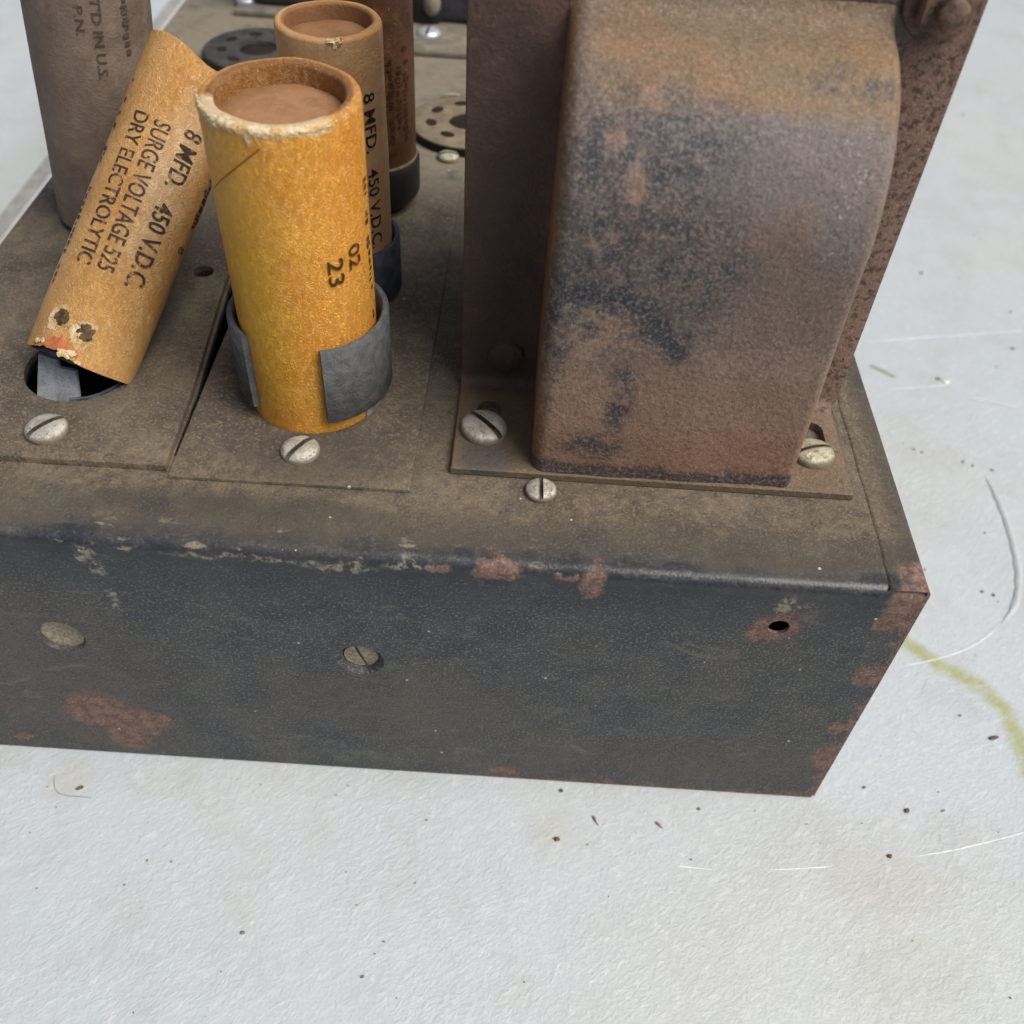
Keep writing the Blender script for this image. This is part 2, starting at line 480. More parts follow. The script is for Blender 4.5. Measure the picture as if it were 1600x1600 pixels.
def mat_rust_iron(name, kind):
    """the transformer: 'bell' (end bell with its stains), 'plate' (frame and foot)"""
    m = Mat(name, ORG_TR, rough=0.7, spec=0.35)
    x, y, z = m.xyz()
    W = m.warp(0.7, 1.6, 5); Wf = m.warp(0.35, 4.0, 4)
    n1 = m.noise(0.7, 5, 0.6); n2 = m.noise(3.4, 6, 0.68); n3 = m.noise(15, 4, 0.65); n4 = m.noise(32, 2, 0.6)
    if kind == 'bell':
        c = m.mix(m.step(n1, 0.35, 0.68), srgb(114, 99, 89), srgb(132, 111, 97))
        # warmer rust towards the foot
        zz = m.math('ADD', z, m.math('MULTIPLY', m.math('SUBTRACT', n1, 0.5), 3.0))
        c = m.mix(m.math('MULTIPLY', m.step(zz, 9.4, 7.2), 0.75), c, srgb(142, 110, 88))
        c = m.mix(m.math('MULTIPLY', m.blobs(W, [((-2.9, 2.1, 7.4), (1.0, 1, 0.7))], 0.7), 0.5), c, srgb(150, 114, 96))
        # grey paint left on the upper right
        gr = m.mul(m.blobs(W, [((-3.2, 2.2, 12.0), (1.8, 1.6, 0.7)), ((-2.3, 2.1, 11.6), (0.5, 1, 0.9))], 0.5), 0.6)
        c = m.mix(gr, c, srgb(118, 115, 116))
        # ochre band across the shoulder, where the top curves back to the frame
        zb = m.math('ADD', z, m.math('MULTIPLY', m.math('SUBTRACT', m.noise(1.5, 4, 0.6), 0.5), 0.35))
        bd = m.mul(m.step(zb, 12.28, 12.55), m.step(x, -6.2, -5.3))
        bc = m.mix(m.step(m.noise(1.1, 4, 0.6), 0.36, 0.62), srgb(124, 106, 78), srgb(142, 110, 74))
        c = m.mix(m.math('MULTIPLY', bd, 0.85), c, bc)
        tp = m.step(m.math('ADD', zb, 0), 12.93, 13.03)
        c = m.mix(m.math('MULTIPLY', tp, 0.5), c, srgb(112, 100, 86))
        # the left rounded edge, brown
        le = m.step(m.math('ADD', x, m.math('MULTIPLY', m.math('SUBTRACT', n2, 0.5), 0.1)), -5.90, -6.02)
        c = m.mix(m.math('MULTIPLY', le, 0.75), c, srgb(122, 92, 56))
        # black paint remains: a mottled field upper left and a curved smear below it
        blk = m.blobs(W, [((-5.3, 2.1, 12.45), (0.42, 1, 0.20)), ((-5.5, 2.1, 11.9), (0.40, 1, 0.75)), ((-4.9, 2.1, 11.7), (0.62, 1, 0.62)), ((-5.35, 2.1, 11.0), (0.62, 1, 0.8)), ((-5.75, 2.1, 10.2), (0.42, 1, 0.9)), ((-4.75, 2.1, 10.9), (0.55, 1, 0.55)),
                          ((-5.4, 2.1, 10.1), (0.7, 1, 0.7))], 0.45)
        veil = m.blobs(m.warp(1.1, 0.9, 5), [((-5.1, 2.1, 11.5), (1.2, 1.5, 1.3)), ((-5.4, 2.1, 10.2), (1.0, 1.5, 1.0)), ((-4.2, 2.1, 10.4), (0.9, 1.5, 1.0)), ((-4.6, 2.1, 12.2), (0.9, 1.5, 0.4))], 0.65)
        veil = m.mul(veil, m.math('MULTIPLY_ADD', m.step(n2, 0.62, 0.38), 0.6, 0.4))
        c = m.mix(m.math('MULTIPLY', veil, 0.92), c, m.mix(m.step(n3, 0.35, 0.65), srgb(52, 56, 64), srgb(92, 93, 95)))
        blk = m.mul(blk, m.step(m.noise(2.4, 6, 0.66), 0.55, 0.40), 0.8)
        blk2 = m.blobs(Wf, [((-5.3, 2.1, 9.95), (0.45, 1, 0.16)), ((-4.85, 2.1, 9.68), (0.48, 1, 0.19)), ((-4.4, 2.1, 9.38), (0.40, 1, 0.17)), ((-5.95, 2.1, 9.2), (0.22, 1, 0.9)), 
                            ((-2.65, 2.9, 12.72), (0.30, 1, 0.10)), ((-2.2, 2.9, 12.68), (0.25, 1, 0.09)), ((-4.85, 2.1, 8.2), (0.2, 1, 0.7)), ((-5.2, 2.1, 7.3), (0.5, 1, 0.25))], 0.7)
        Ws = m.warp(0.22, 2.5, 5)
        blk3 = m.maxi(m.seg(Ws, (-5.7, 2.05, 10.0), (-5.1, 2.05, 9.88), 0.10, 0.34), m.seg(Ws, (-5.1, 2.05, 9.88), (-4.6, 2.05, 9.58), 0.18, 0.44), m.seg(Ws, (-4.6, 2.05, 9.58), (-4.15, 2.05, 9.15), 0.05, 0.30))
        blk3 = m.mul(blk3, m.step(n3, 0.85, 0.58))
        blk = m.maxi(blk, m.mul(blk2, m.step(n2, 0.64, 0.44)), blk3)
        lo = m.mul(m.step(m.math('ADD', z, m.math('MULTIPLY', m.math('SUBTRACT', n2, 0.5), 0.5)), 6.98, 6.82), 0.9)
        blk = m.maxi(blk, lo)
        c = m.mix(m.math('MULTIPLY', blk, 0.88), c, m.mix(m.step(n3, 0.4, 0.7), srgb(42, 47, 56), srgb(78, 83, 90)))
        # bare rust spots between the black
        rs = m.mul(m.step(n2, 0.36, 0.56), m.blobs(m.warp(0.6, 2.5, 6), [((-5.05, 2.1, 11.6), (0.16, 1, 0.35)), ((-5.0, 2.1, 12.55), (0.20, 1, 0.16)), ((-5.3, 2.1, 9.35), (0.55, 1, 0.42)), ((-5.6, 2.1, 8.3), (0.5, 1, 0.6)), ((-5.35, 2.1, 12.1), (0.13, 1, 0.14)), ((-5.4, 2.1, 10.85), (0.22, 1, 0.16))], 0.4), 0.75)
        c = m.mix(rs, c, m.mix(n3, srgb(126, 104, 90), srgb(160, 132, 112)))
        # scuffed pale flecks near the right edge
        fl = m.mul(m.blobs(W, [((-2.42, 2.1, 11.5), (0.14, 1, 0.55)), ((-2.25, 2.2, 12.05), (0.25, 1, 0.5)), ((-2.45, 2.1, 10.7), (0.10, 1, 0.4))], 0.5), m.step(m.noise(12, 4, 0.7), 0.57, 0.66), 0.8)
        c = m.mix(m.math('MULTIPLY', fl, 0.8), c, srgb(190, 184, 178))
    else:
        c = m.mix(m.step(n1, 0.35, 0.68), srgb(84, 68, 60), srgb(104, 82, 72))
        c = m.mix(m.math('MULTIPLY', m.step(n2, 0.5, 0.68), 0.6), c, srgb(122, 94, 78))
        rr = m.step(x, -2.1, -1.7)
        pit = m.mul(rr, m.step(m.noise(6.5, 4, 0.7), 0.50, 0.60))
        c = m.mix(m.math('MULTIPLY', rr, 0.6), c, srgb(134, 108, 94))
        c = m.mix(m.math('MULTIPLY', pit, 0.8), c, srgb(60, 44, 38))
        bell_shade = m.mul(m.blobs(W, [((-6.9, 4.1, 9.5), (0.7, 1, 3.0)), ((-6.6, 4.1, 12.3), (0.3, 1, 0.7))], 0.5), 0.55)  # shade the bell throws left onto the frame, put into the colour
        c = m.mix(bell_shade, c, srgb(52, 47, 46))
        # dust on the foot
        ft = m.mul(m.step(z, H + 0.4, H + 0.1), m.step(y, 4.1, 3.6))
        c = m.mix(m.math('MULTIPLY', ft, 0.85), c, m.mix(n2, srgb(98, 86, 68), srgb(128, 112, 88)))
        c = m.mix(m.mul(ft, m.blobs(W, [((-6.9, 2.2, H), (0.5, 0.4, 1))], 0.4), 0.8), c, srgb(76, 76, 78))
        gy = m.mul(m.blobs(W, [((-1.75, 4.1, 12.9), (0.25, 1, 0.4))], 0.5), 0.5)
        c = m.mix(gy, c, srgb(112, 116, 122))
    fk = 1.0 if kind == 'bell' else m.math('MULTIPLY_ADD', m.step(x, -3.0, -1.9), 0.6, 0.12)
    c = m.mix(m.mul(m.step(n3, 0.50, 0.70), fk, 0.36), c, srgb(168, 150, 136))
    c = m.mix(m.math('MULTIPLY', m.step(n3, 0.48, 0.32), 0.42), c, srgb(66, 57, 52))
    c = m.mix(m.mul(m.step(n4, 0.56, 0.70), fk, 0.32), c, srgb(184, 168, 154))
    sp = m.speck(3.0, 0.05, 0.05)
    c = m.mix(m.mul(sp, fk, 0.7), c, srgb(208, 200, 190))
    h = m.math('ADD', m.math('MULTIPLY', n3, 0.7), m.math('MULTIPLY', n2, 1.2))
    h = m.math('ADD', h, m.math('MULTIPLY', m.noise(0.5, 2), 3.0))
    return m.out(c, rough=m.math('MULTIPLY_ADD', n2, 0.3, 0.40), bump=h, dist=0.0005, strength=0.55)

def mat_card(name, base, dark, light, torn=None, seams=(), wrinkle=0.5, rough=0.5, tint=None, grime=0.0, spec=0.4, rim=None, wdist=0.00035):
    """waxed cardboard sleeve; local z runs along the tube, front is -y"""
    m = Mat(name, (0, 0, 0), rough=rough, spec=spec)
    x, y, z = m.xyz()
    n1 = m.noise(0.9, 4, 0.6); n2 = m.noise(4.0, 5, 0.65); n3 = m.noise(18, 3, 0.6)
    c = m.mix(m.step(n1, 0.32, 0.68), dark, base)
    c = m.mix(m.math('MULTIPLY', m.step(n2, 0.5, 0.72), 0.45), c, light)
    c = m.mix(m.math('MULTIPLY', m.step(n3, 0.56, 0.74), 0.35), c, light)
    c = m.mix(m.math('MULTIPLY', m.step(n3, 0.44, 0.28), 0.30), c, dark)
    if tint:
        for cc, rr, col, f in tint:
            c = m.mix(m.math('MULTIPLY', m.blob(m.warp(0.8, 1.0, 4), cc, rr, 0.7), f), c, col)
    ang = m.math('ARCTAN2', x, m.math('MULTIPLY', y, -1.0))
    # wrinkled varnish: small winding ridges
    wr = m.noise(6.0, 3, 0.55, dist=1.8, stretch=(1.3, 1.3, 0.9))
    wr = m.math('ABSOLUTE', m.math('SUBTRACT', m.math('FRACT', m.math('MULTIPLY', wr, 7.0)), 0.5))
    h = m.math('ADD', m.math('MULTIPLY', wr, wrinkle), m.math('MULTIPLY', n3, 0.5))
    for k, c0, a0, a1 in seams:                     # spiral winding seams z = k*angle + c0
        d = m.math('ABSOLUTE', m.math('SUBTRACT', z, m.math('MULTIPLY_ADD', ang, k, c0)))
        on = m.mul(m.step(ang, a0 - 0.02, a0 + 0.02), m.step(ang, a1 + 0.02, a1 - 0.02))
        ln = m.mul(m.step(d, 0.022, 0.006), on)
        c = m.mix(m.math('MULTIPLY', ln, 0.75), c, tuple(0.25 * q for q in dark[:3]))
        h = m.math('SUBTRACT', h, m.math('MULTIPLY', ln, 1.5))
    rad = m.vmath('LENGTH', m.vmath('MULTIPLY', m.P, (1, 1, 0)))
    if rim:
        r1, h1 = rim
        top = m.step(z, h1 - 0.14, h1 - 0.03)
        c = m.mix(m.mul(top, m.step(n2, 0.35, 0.55), 0.8), c, m.mix(n3, srgb(190, 134, 74), srgb(222, 170, 108)))
        inn = m.mul(m.step(rad, r1 - 0.08, r1 - 0.15), m.step(z, h1 - 0.7, h1 - 0.6))
        c = m.mix(m.math('MULTIPLY', inn, 0.8), c, m.mix(n2, srgb(104, 70, 44), srgb(150, 108, 70)))
    if torn:                                        # bare paper where the sleeve edge is frayed
        z0, a0, a1 = torn
        zz = m.math('ADD', z, m.math('MULTIPLY', m.math('SUBTRACT', m.noise(3.5, 5, 0.7), 0.5), 0.32))
        tm = m.mul(m.step(zz, z0 - 0.03, z0 + 0.03), m.step(ang, a0 - 0.1, a0 + 0.1), m.step(ang, a1 + 0.1, a1 - 0.1))
        c = m.mix(tm, c, m.mix(n2, srgb(226, 196, 142), srgb(242, 226, 192)))
    # pale nicks and rubbed spots
    nk = m.mul(m.step(m.noise(5, 5, 0.7, stretch=(1, 1, 0.45)), 0.685, 0.71), 0.6)
    c = m.mix(nk, c, tuple(min(1, q * 1.25 + 0.08) for q in light[:3]))
    if grime:
        gm = m.mul(m.step(m.noise(1.4, 5, 0.7), 0.48, 0.66), grime)
        c = m.mix(gm, c, tuple(0.35 * q for q in dark[:3]))
    return m.out(c, rough=m.math('MULTIPLY_ADD', n2, 0.25, rough - 0.12), bump=h, dist=wdist, strength=0.7)

def mat_simple(name, a, b, rough=0.7, spec=0.4, metal=0.0, scale=4.0, bump=0.4, fleck=None, dist=0.0003):
    m = Mat(name, (0, 0, 0), rough=rough, spec=spec, metal=metal)
    n1 = m.noise(scale, 5, 0.65); n3 = m.noise(scale * 5, 3, 0.6)
    c = m.mix(m.step(n1, 0.35, 0.65), a, b)
    if fleck: c = m.mix(m.math('MULTIPLY', m.step(n3, 0.56, 0.70), 0.6), c, fleck)
    return m.out(c, rough=m.math('MULTIPLY_ADD', n1, 0.3, rough - 0.15), bump=m.math('ADD', n1, m.math('MULTIPLY', n3, 0.5)), dist=dist, strength=bump)

def mat_screw(name, a, b, dirt, rough=0.5, metal=0.35):
    m = Mat(name, (0, 0, 0), rough=rough, spec=0.4)
    oi = m.new('ShaderNodeObjectInfo')
    off = m.vmath('MULTIPLY_ADD', oi.outputs['Location'], (311, 277, 199), m.P)
    n1 = m.noise(1.1, 5, 0.65, vec=off); n2 = m.noise(4.0, 5, 0.7, vec=off)
    c = m.mix(m.step(n1, 0.35, 0.65), a, b)
    f = m.math('MULTIPLY', m.step(n2, 0.52, 0.64), 0.75)
    x, y, z = m.xyz()
    rad = m.vmath('LENGTH', m.vmath('MULTIPLY', m.P, (1, 1, 0)))
    f = m.maxi(f, m.mul(m.step(m.math('ADD', rad, m.math('MULTIPLY', n2, 0.25)), 0.98, 1.12), 0.8), m.mul(m.step(m.math('ADD', m.math('ABSOLUTE', y), m.math('MULTIPLY', n2, 0.15)), 0.30, 0.17), 0.7))
    return m.out(m.mix(f, c, dirt), rough=m.mix(f, rough, 0.85), bump=m.math('ADD', n1, m.math('MULTIPLY', n2, 0.6)), dist=0.0006, strength=0.7, metal=m.math('MULTIPLY_ADD', f, -metal, metal))

def mat_ink(name, ink, paper, wear=0.5):
    m = Mat(name, (0, 0, 0), rough=0.6, spec=0.3)
    n = m.noise(7, 5, 0.7)
    f = m.math('MULTIPLY', m.step(n, 0.52, 0.66), wear)
    return m.out(m.mix(f, ink, paper), rough=0.6)

M_TABLE = mat_table()
M_CH = mat_chassis('black_enamel_dusty')
M_BELL = mat_rust_iron('rusted_end_bell', 'bell')
M_PLATE = mat_rust_iron('rusted_frame', 'plate')
M_SCREW = mat_screw('nickel_screw', srgb(172, 168, 156), srgb(212, 208, 198), srgb(112, 102, 86))
M_BRIGHT = mat_simple('bright_screw', srgb(190, 196, 206), srgb(226, 230, 236), rough=0.35, metal=0.5, scale=6, bump=0.2)
M_BRASS = mat_screw('dull_brass_screw', srgb(168, 164, 138), srgb(204, 202, 176), srgb(112, 104, 80))
M_DULL = mat_simple('dirty_rivet', srgb(128, 118, 100), srgb(170, 162, 140), rough=0.7, metal=0.15, scale=6, fleck=srgb(70, 60, 50), bump=0.6)
M_RUSTBOLT = mat_simple('rusty_bolt', srgb(84, 66, 56), srgb(132, 108, 92), rough=0.65, metal=0.15, scale=5, fleck=srgb(150, 130, 112), bump=0.7)
M_GRIME = mat_simple('slot_grime', srgb(62, 54, 44), srgb(92, 82, 68), rough=0.9, scale=3, bump=0.3)
M_BAND = mat_simple('grey_fibre_band', srgb(86, 89, 91), srgb(106, 108, 109), rough=0.9, spec=0.15, scale=5, fleck=srgb(128, 128, 128), bump=0.7, dist=0.0004)
M_BANDB = mat_simple('blue_black_band', srgb(58, 66, 78), srgb(86, 94, 104), rough=0.7, spec=0.3, scale=4, fleck=srgb(96, 98, 100), bump=0.5)
M_TAB = mat_simple('galvanised_tab', srgb(150, 153, 156), srgb(178, 180, 182), rough=0.5, metal=0.4, scale=5, fleck=srgb(96, 98, 102), bump=0.3)
M_DARK = mat_simple('dark_interior', srgb(22, 24, 30), srgb(34, 36, 44), rough=0.5, scale=2, bump=0.2)
M_BLACKBOX = mat_simple('black_lacquer', srgb(44, 44, 54), srgb(64, 64, 74), rough=0.45, spec=0.5, scale=2.5, fleck=srgb(96, 96, 104), bump=0.5)
M_BAKELITE = mat_simple('black_bakelite', srgb(28, 26, 27), srgb(42, 40, 40), rough=0.5, spec=0.4, scale=3, bump=0.3)
M_GREYPLATE = mat_simple('dull_grey_flange', srgb(110, 104, 92), srgb(134, 128, 114), rough=0.7, scale=2.0, fleck=srgb(92, 88, 80), bump=0.4)
M_DKPLATE = mat_simple('dark_grey_wafer', srgb(58, 57, 54), srgb(78, 76, 72), rough=0.6, scale=2.5, fleck=srgb(96, 92, 86), bump=0.4)
M_DISC = mat_simple('wax_filled_end', srgb(148, 110, 76), srgb(162, 122, 88), rough=0.7, spec=0.25, scale=3, fleck=srgb(176, 138, 104), bump=0.35)
M_PAPER = mat_simple('frayed_paper', srgb(214, 178, 120), srgb(240, 222, 186), rough=0.9, spec=0.15, scale=6, fleck=srgb(196, 158, 100), bump=0.9, dist=0.0006)
M_TORN = mat_simple('torn_card_layer', srgb(176, 132, 80), srgb(222, 190, 142), rough=0.9, spec=0.15, scale=7, fleck=srgb(140, 100, 60), bump=0.9, dist=0.0006)
M_PIT = mat_simple('pit_dark', srgb(48, 38, 28), srgb(104, 84, 60), rough=0.9, scale=7, fleck=srgb(150, 124, 90), bump=0.8)  # brown-black core of the tears
M_REDFIL = mat_simple('red_wax', srgb(178, 98, 58), srgb(202, 124, 78), rough=0.7, scale=6, bump=0.6)
M_WAFER = mat_simple('tan_wafer', srgb(116, 105, 84), srgb(142, 130, 106), rough=0.65, scale=3, fleck=srgb(110, 92, 66), bump=0.3)
M_HOLE = mat_simple('socket_hole', srgb(24, 18, 14), srgb(40, 30, 22), rough=0.8, scale=4, bump=0.1)

PAPER_TAN = srgb(212, 170, 116)
M_YEL = mat_card('amber_card', srgb(250, 184, 74), srgb(238, 160, 56), srgb(252, 206, 118), torn=(5.29, -1.30, 0.85),
                 seams=[(0.95, 5.18, -1.5, -0.06)], wrinkle=0.75, rough=0.36, spec=0.5, rim=(1.11, 5.40), wdist=0.00055,
                 tint=[((-0.5, -1.0, 2.6), (0.42, 0.8, 1.9), srgb(240, 190, 48), 0.6), ((0.85, -0.8, 3.0), (0.4, 0.8, 2.6), srgb(244, 168, 74), 0.5), ((-1.05, -0.2, 2.0), (0.22, 0.8, 2.5), srgb(216, 140, 50), 0.5)])  # last tint: the can's shaded left side, put into the card colour
M_LEAN = mat_card('tan_card_printed', srgb(212, 164, 100), srgb(196, 144, 80), srgb(226, 186, 128), wrinkle=0.5, rough=0.36, spec=0.5, rim=(0.90, 5.70), wdist=0.0006,
                  tint=[((0.1, -0.9, 5.2), (0.7, 0.7, 0.7), srgb(198, 142, 74), 0.6), ((0.2, -0.9, 3.4), (0.35, 0.6, 1.4), srgb(226, 196, 156), 0.6), ((-0.1, -0.9, 1.2), (0.6, 0.6, 0.8), srgb(212, 164, 96), 0.5)])  # second tint paints the highlight stripe along the can
M_TAN = mat_card('tan_card_plain', srgb(206, 168, 122), srgb(190, 148, 102), srgb(222, 190, 150), wrinkle=0.3, rough=0.55, rim=(0.86, 5.15))
M_REDTUBE = mat_card('russet_card', srgb(100, 66, 40), srgb(78, 50, 30), srgb(124, 88, 58), wrinkle=0.3, rough=0.55, grime=0.6)
M_BROWN = mat_card('brown_dirty_card', srgb(142, 126, 112), srgb(124, 108, 95), srgb(160, 146, 132), wrinkle=0.15, rough=0.75, grime=0.35, spec=0.2)
M_INK = mat_ink('black_ink', srgb(62, 52, 44), PAPER_TAN, 0.6)
M_INKY = mat_ink('black_ink_amber', srgb(74, 52, 28), srgb(236, 172, 70), 0.45)
M_INKT = mat_ink('black_ink_tan', srgb(42, 38, 34), srgb(178, 138, 92), 0.35)
M_INKB = mat_ink('faded_ink_brown', srgb(88, 76, 66), srgb(122, 106, 94), 0.85)
M_INKR = mat_ink('faded_ink_russet', srgb(62, 38, 22), srgb(100, 64, 38), 0.9)

# ================================================================== THE SETTING: white painted table
def build_table():
    vs, fs = [], []
    x0, x1, y0, y1 = -70, 45, -25, 75
    n = 60
    for j in range(n + 1):
        for i in range(n + 1):
            x = x0 + (x1 - x0) * i / n; y = y0 + (y1 - y0) * j / n
            vs.append((x, y, -0.012 + 0.010 * nz(x * 0.12, y * 0.12, 3.1)))
    for j in range(n):
        for i in range(n):
            a = j * (n + 1) + i
            fs.append((a, a + 1, a + n + 2, a + n + 1))
    # rim going down so the table has a body
    b0 = len(vs)
    loop = [i for i in range(n + 1)] + [(j * (n + 1) + n) for j in range(1, n + 1)] + [(n * (n + 1) + i) for i in range(n - 1, -1, -1)] + [(j * (n + 1)) for j in range(n - 1, 0, -1)]
    for i in loop: vs.append((vs[i][0], vs[i][1], -3.0))
    L = len(loop)
    for k in range(L):
        fs.append((loop[k], b0 + k, b0 + (k + 1) % L, loop[(k + 1) % L]))
    fs.append(tuple(b0 + k for k in range(L)))
    t = link('tabletop', fixn(mesh('tabletop', vs, fs, M_TABLE)), auto=40)
    t['kind'] = 'structure'
    return t

TABLE = build_table()
M_SCR = mat_simple('scratched_white', srgb(212, 216, 218), srgb(238, 240, 242), rough=0.5, scale=4, bump=0.2)
M_SEAM = mat_simple('grey_edge_strip', srgb(142, 142, 138), srgb(164, 164, 158), rough=0.6, scale=1.5, bump=0.3)

def ribbon(name, pts, w, hgt, mat, parent, z=0.004, nsm=8, taper=True, rag=0.3):
    P = poly_smooth([(p[0], p[1], 0) for p in pts], nsm)
    vs, fs = [], []
    L = len(P)
    for i, p in enumerate(P):
        d = (P[min(i + 1, L - 1)] - P[max(i - 1, 0)]).normalized()
        s = Vector((-d.y, d.x, 0))
        t = i / (L - 1)
        k = (min(1, 6 * t, 6 * (1 - t)) if taper else 1) * (1 + rag * nz(p.x * 4, p.y * 4))
        k = max(k, 0.05)
        vs += [tuple(p + s * w * k / 2 + Vector((0, 0, z))), tuple(p + s * w * 0.15 * k + Vector((0, 0, z + hgt * k))),
               tuple(p - s * w * 0.15 * k + Vector((0, 0, z + hgt * k))), tuple(p - s * w * k / 2 + Vector((0, 0, z)))]
    for i in range(L - 1):
        a = i * 4
        for q in range(3): fs.append((a + q, a + q + 1, a + q + 5, a + q + 4))
        fs.append((a + 3, a, a + 4, a + 7))
    fs += [(0, 1, 2, 3), ((L - 1) * 4 + 3, (L - 1) * 4 + 2, (L - 1) * 4 + 1, (L - 1) * 4)]
    return part(name, vs, fs, mat, parent, auto=60)

ribbon('paint_ridge', [(6.31, 9.74), (6.4, 8.79), (6.32, 7.43), (6.11, 6.26), (5.73, 5.34), (5.23, 4.74)], 0.17, 0.035, M_TABLE, TABLE, nsm=14)
for pts in ([(4.0, 15.44), (6.31, 15.96), (9.55, 16.66), (13, 17.3)], [(4.32, 13.19), (6.01, 13.54), (6.41, 13.77)], [(6.75, 13.06), (8.31, 12.76)],
            [(5.18, 4.73), (4.54, 4.17), (3.68, 3.71), (2.35, 3.26)], [(-2.85, -1.58), (-2.13, -1.61)], [(-1.1, -1.55), (0.2, -1.39)], [(1.67, -1.12), (2.72, -0.87), (4.11, -0.44), (5, -0.1)]):
    ribbon('scratch', pts, 0.026 if pts[0][1] < 10 else 0.045, 0.006, M_SCR, TABLE)
# the grey joint strip that runs parallel to the chassis on the far left
part('joint_strip', [(-24.05, -24, 0.0), (-23.5, -24, 0.0), (-23.5, 74, 0.0), (-24.05, 74, 0.0), (-24.03, -24, 0.05), (-23.52, -24, 0.05), (-23.52, 74, 0.05), (-24.03, 74, 0.05)],
     [(0, 1, 5, 4), (1, 2, 6, 5), (2, 3, 7, 6), (3, 0, 4, 7), (4, 5, 6, 7), (3, 2, 1, 0)], M_SEAM, TABLE)

# ================================================================== THE CHASSIS
CH = thing('amplifier_chassis', 'black steel amplifier chassis with dusty brown top and rust patched front on the white table', 'chassis', ORG_CH)
YEL = (-9.93, 3.70); TAN = (-9.85, 6.9); RED = (-9.85, 10.4); BRN = (-15.2, 9.0)
LEAN_HOLE = (-14.12, 3.85, 0.95)

def local(bm, org):
    for v in bm.verts: v.co -= Vector(org)
    return bm

def build_body():
    bm = boxbm(-17.16, -0.03, 0, 28, 0.02, H)
    fe = [e for e in bm.edges if all(v.co.y < 0.01 and v.co.z > H - 0.01 for v in e.verts)]
    bmesh.ops.bevel(bm, geom=fe, offset=0.20, segments=7, profile=0.5, affect='EDGES')
    me = bm_me(bm, 'chassis_body', M_CH, ORG_CH)
    cs = [boxbm(-16.98, -0.21, 0.18, 27.82, -1, H - 0.15)]
    cs.append(cylbm((LEAN_HOLE[0], LEAN_HOLE[1], H), 0.99, (0, 0, 1), 3))
    cs.append(cylbm((YEL[0], YEL[1], H), 1.16, (0, 0, 1), 3))
    cs.append(cylbm((-12.8, 7.03, H), 0.22, (0, 0, 1), 2, 24))
    b = bmesh.new()                            # the open joint between the two mounting plates
    q = [(-11.965, 1.9), (-11.915, 1.9), (-11.95, 9.5), (-12.30, 9.5), (-12.24, 6.7), (-12.0, 3.5)]
    lo = [b.verts.new((u, v, H - 1)) for u, v in q]; hi = [b.verts.new((u, v, H + 1)) for u, v in q]
    b.faces.new(hi); b.faces.new(list(reversed(lo)))
    for i in range(6): b.faces.new((lo[i], lo[(i + 1) % 6], hi[(i + 1) % 6], hi[i]))
    cs.append(b)
    cs.append(cylbm((-2.03, 0, 5.46), 0.17, (0, 1, 0), 2, 28))
    cs.append(cylbm((-2.03, 0.30, 5.46), 0.34, (0, 1, 0), 0.48, 28))
    for c in ((-13.87, 3.89), (-8.79, 3.77)):
        b = bmesh.new()
        q = Vector((0, 1, 0)).to_track_quat('Z', 'Y').to_matrix().to_4x4()
        bmesh.ops.create_cone(b, cap_ends=True, segments=40, radius1=0.50, radius2=0.30, depth=0.26, matrix=Matrix.Translation((c[0], 0.02, c[1])) @ q)
        cs.append(b)
    cs.append(cylbm((-8.05, 14.2, H), 1.3, (0, 0, 1), 3, 48))
    cs.append(cylbm((-14.1, 17.7, H), 1.3, (0, 0, 1), 3, 48))
    me = cut(me, [local(c, ORG_CH) for c in cs])
    sharp_by_angle(me, 32)
    return link('chassis_body', me, CH)
build_body()

def build_side():
    """folded side panel whose narrow flange laps over the top along the right edge"""
    ys = [0.03] + [0.03 + 0.25 * i for i in range(1, 112)]
    vs, fs = [], []
    for y in ys:
        xe = -0.57 + 0.035 * fbm(y * 0.9, 2.2) + 0.02 * nz(y * 3.1)
        if y < 0.6: xe -= 0.03 * (0.6 - y)
        zt = H + 0.022 + 0.008 * nz(y * 0.7, 9)
        sec = [(xe, H + 0.002), (xe + 0.015, zt - 0.006), (xe + 0.05, zt), (-0.03, zt), (0.0, zt - 0.01), (0.03, zt - 0.05), (0.035, zt - 0.12), (0.035, 0.03), (-0.02, 0.03), (-0.02, H + 0.002)]
        vs += [(a, y, b) for a, b in sec]
    k = 10
    for i in range(len(ys) - 1):
        for q in range(k):
            fs.append((i * k + q, i * k + (q + 1) % k, (i + 1) * k + (q + 1) % k, (i + 1) * k + q))
    fs.append(tuple(range(k))); fs.append(tuple((len(ys) - 1) * k + q for q in range(k)))
    part('side_panel', vs, fs, M_CH, CH, origin=ORG_CH, auto=50)
build_side()

def plate(name, corners, z0, z1, holes):
    bm = bmesh.new()
    lo = [bm.verts.new((x, y, z0)) for x, y in corners]
    hi = [bm.verts.new((x, y, z1)) for x, y in corners]
    n = len(corners)
    bm.faces.new(hi); bm.faces.new(list(reversed(lo)))
    for i in range(n):
        bm.faces.new((lo[i], lo[(i + 1) % n], hi[(i + 1) % n], hi[i]))
    te = [e for e in bm.edges if all(v.co.z > z1 - 1e-4 for v in e.verts)]
    bmesh.ops.bevel(bm, geom=te, offset=0.025, segments=2, profile=0.5, affect='EDGES')
    me = bm_me(bm, name, M_CH, ORG_CH)
    me = cut(me, [local(cylbm((hx, hy, H), hr, (0, 0, 1), 3), ORG_CH) for hx, hy, hr in holes])
    sharp_by_angle(me, 30)
    return link(name, me, CH)

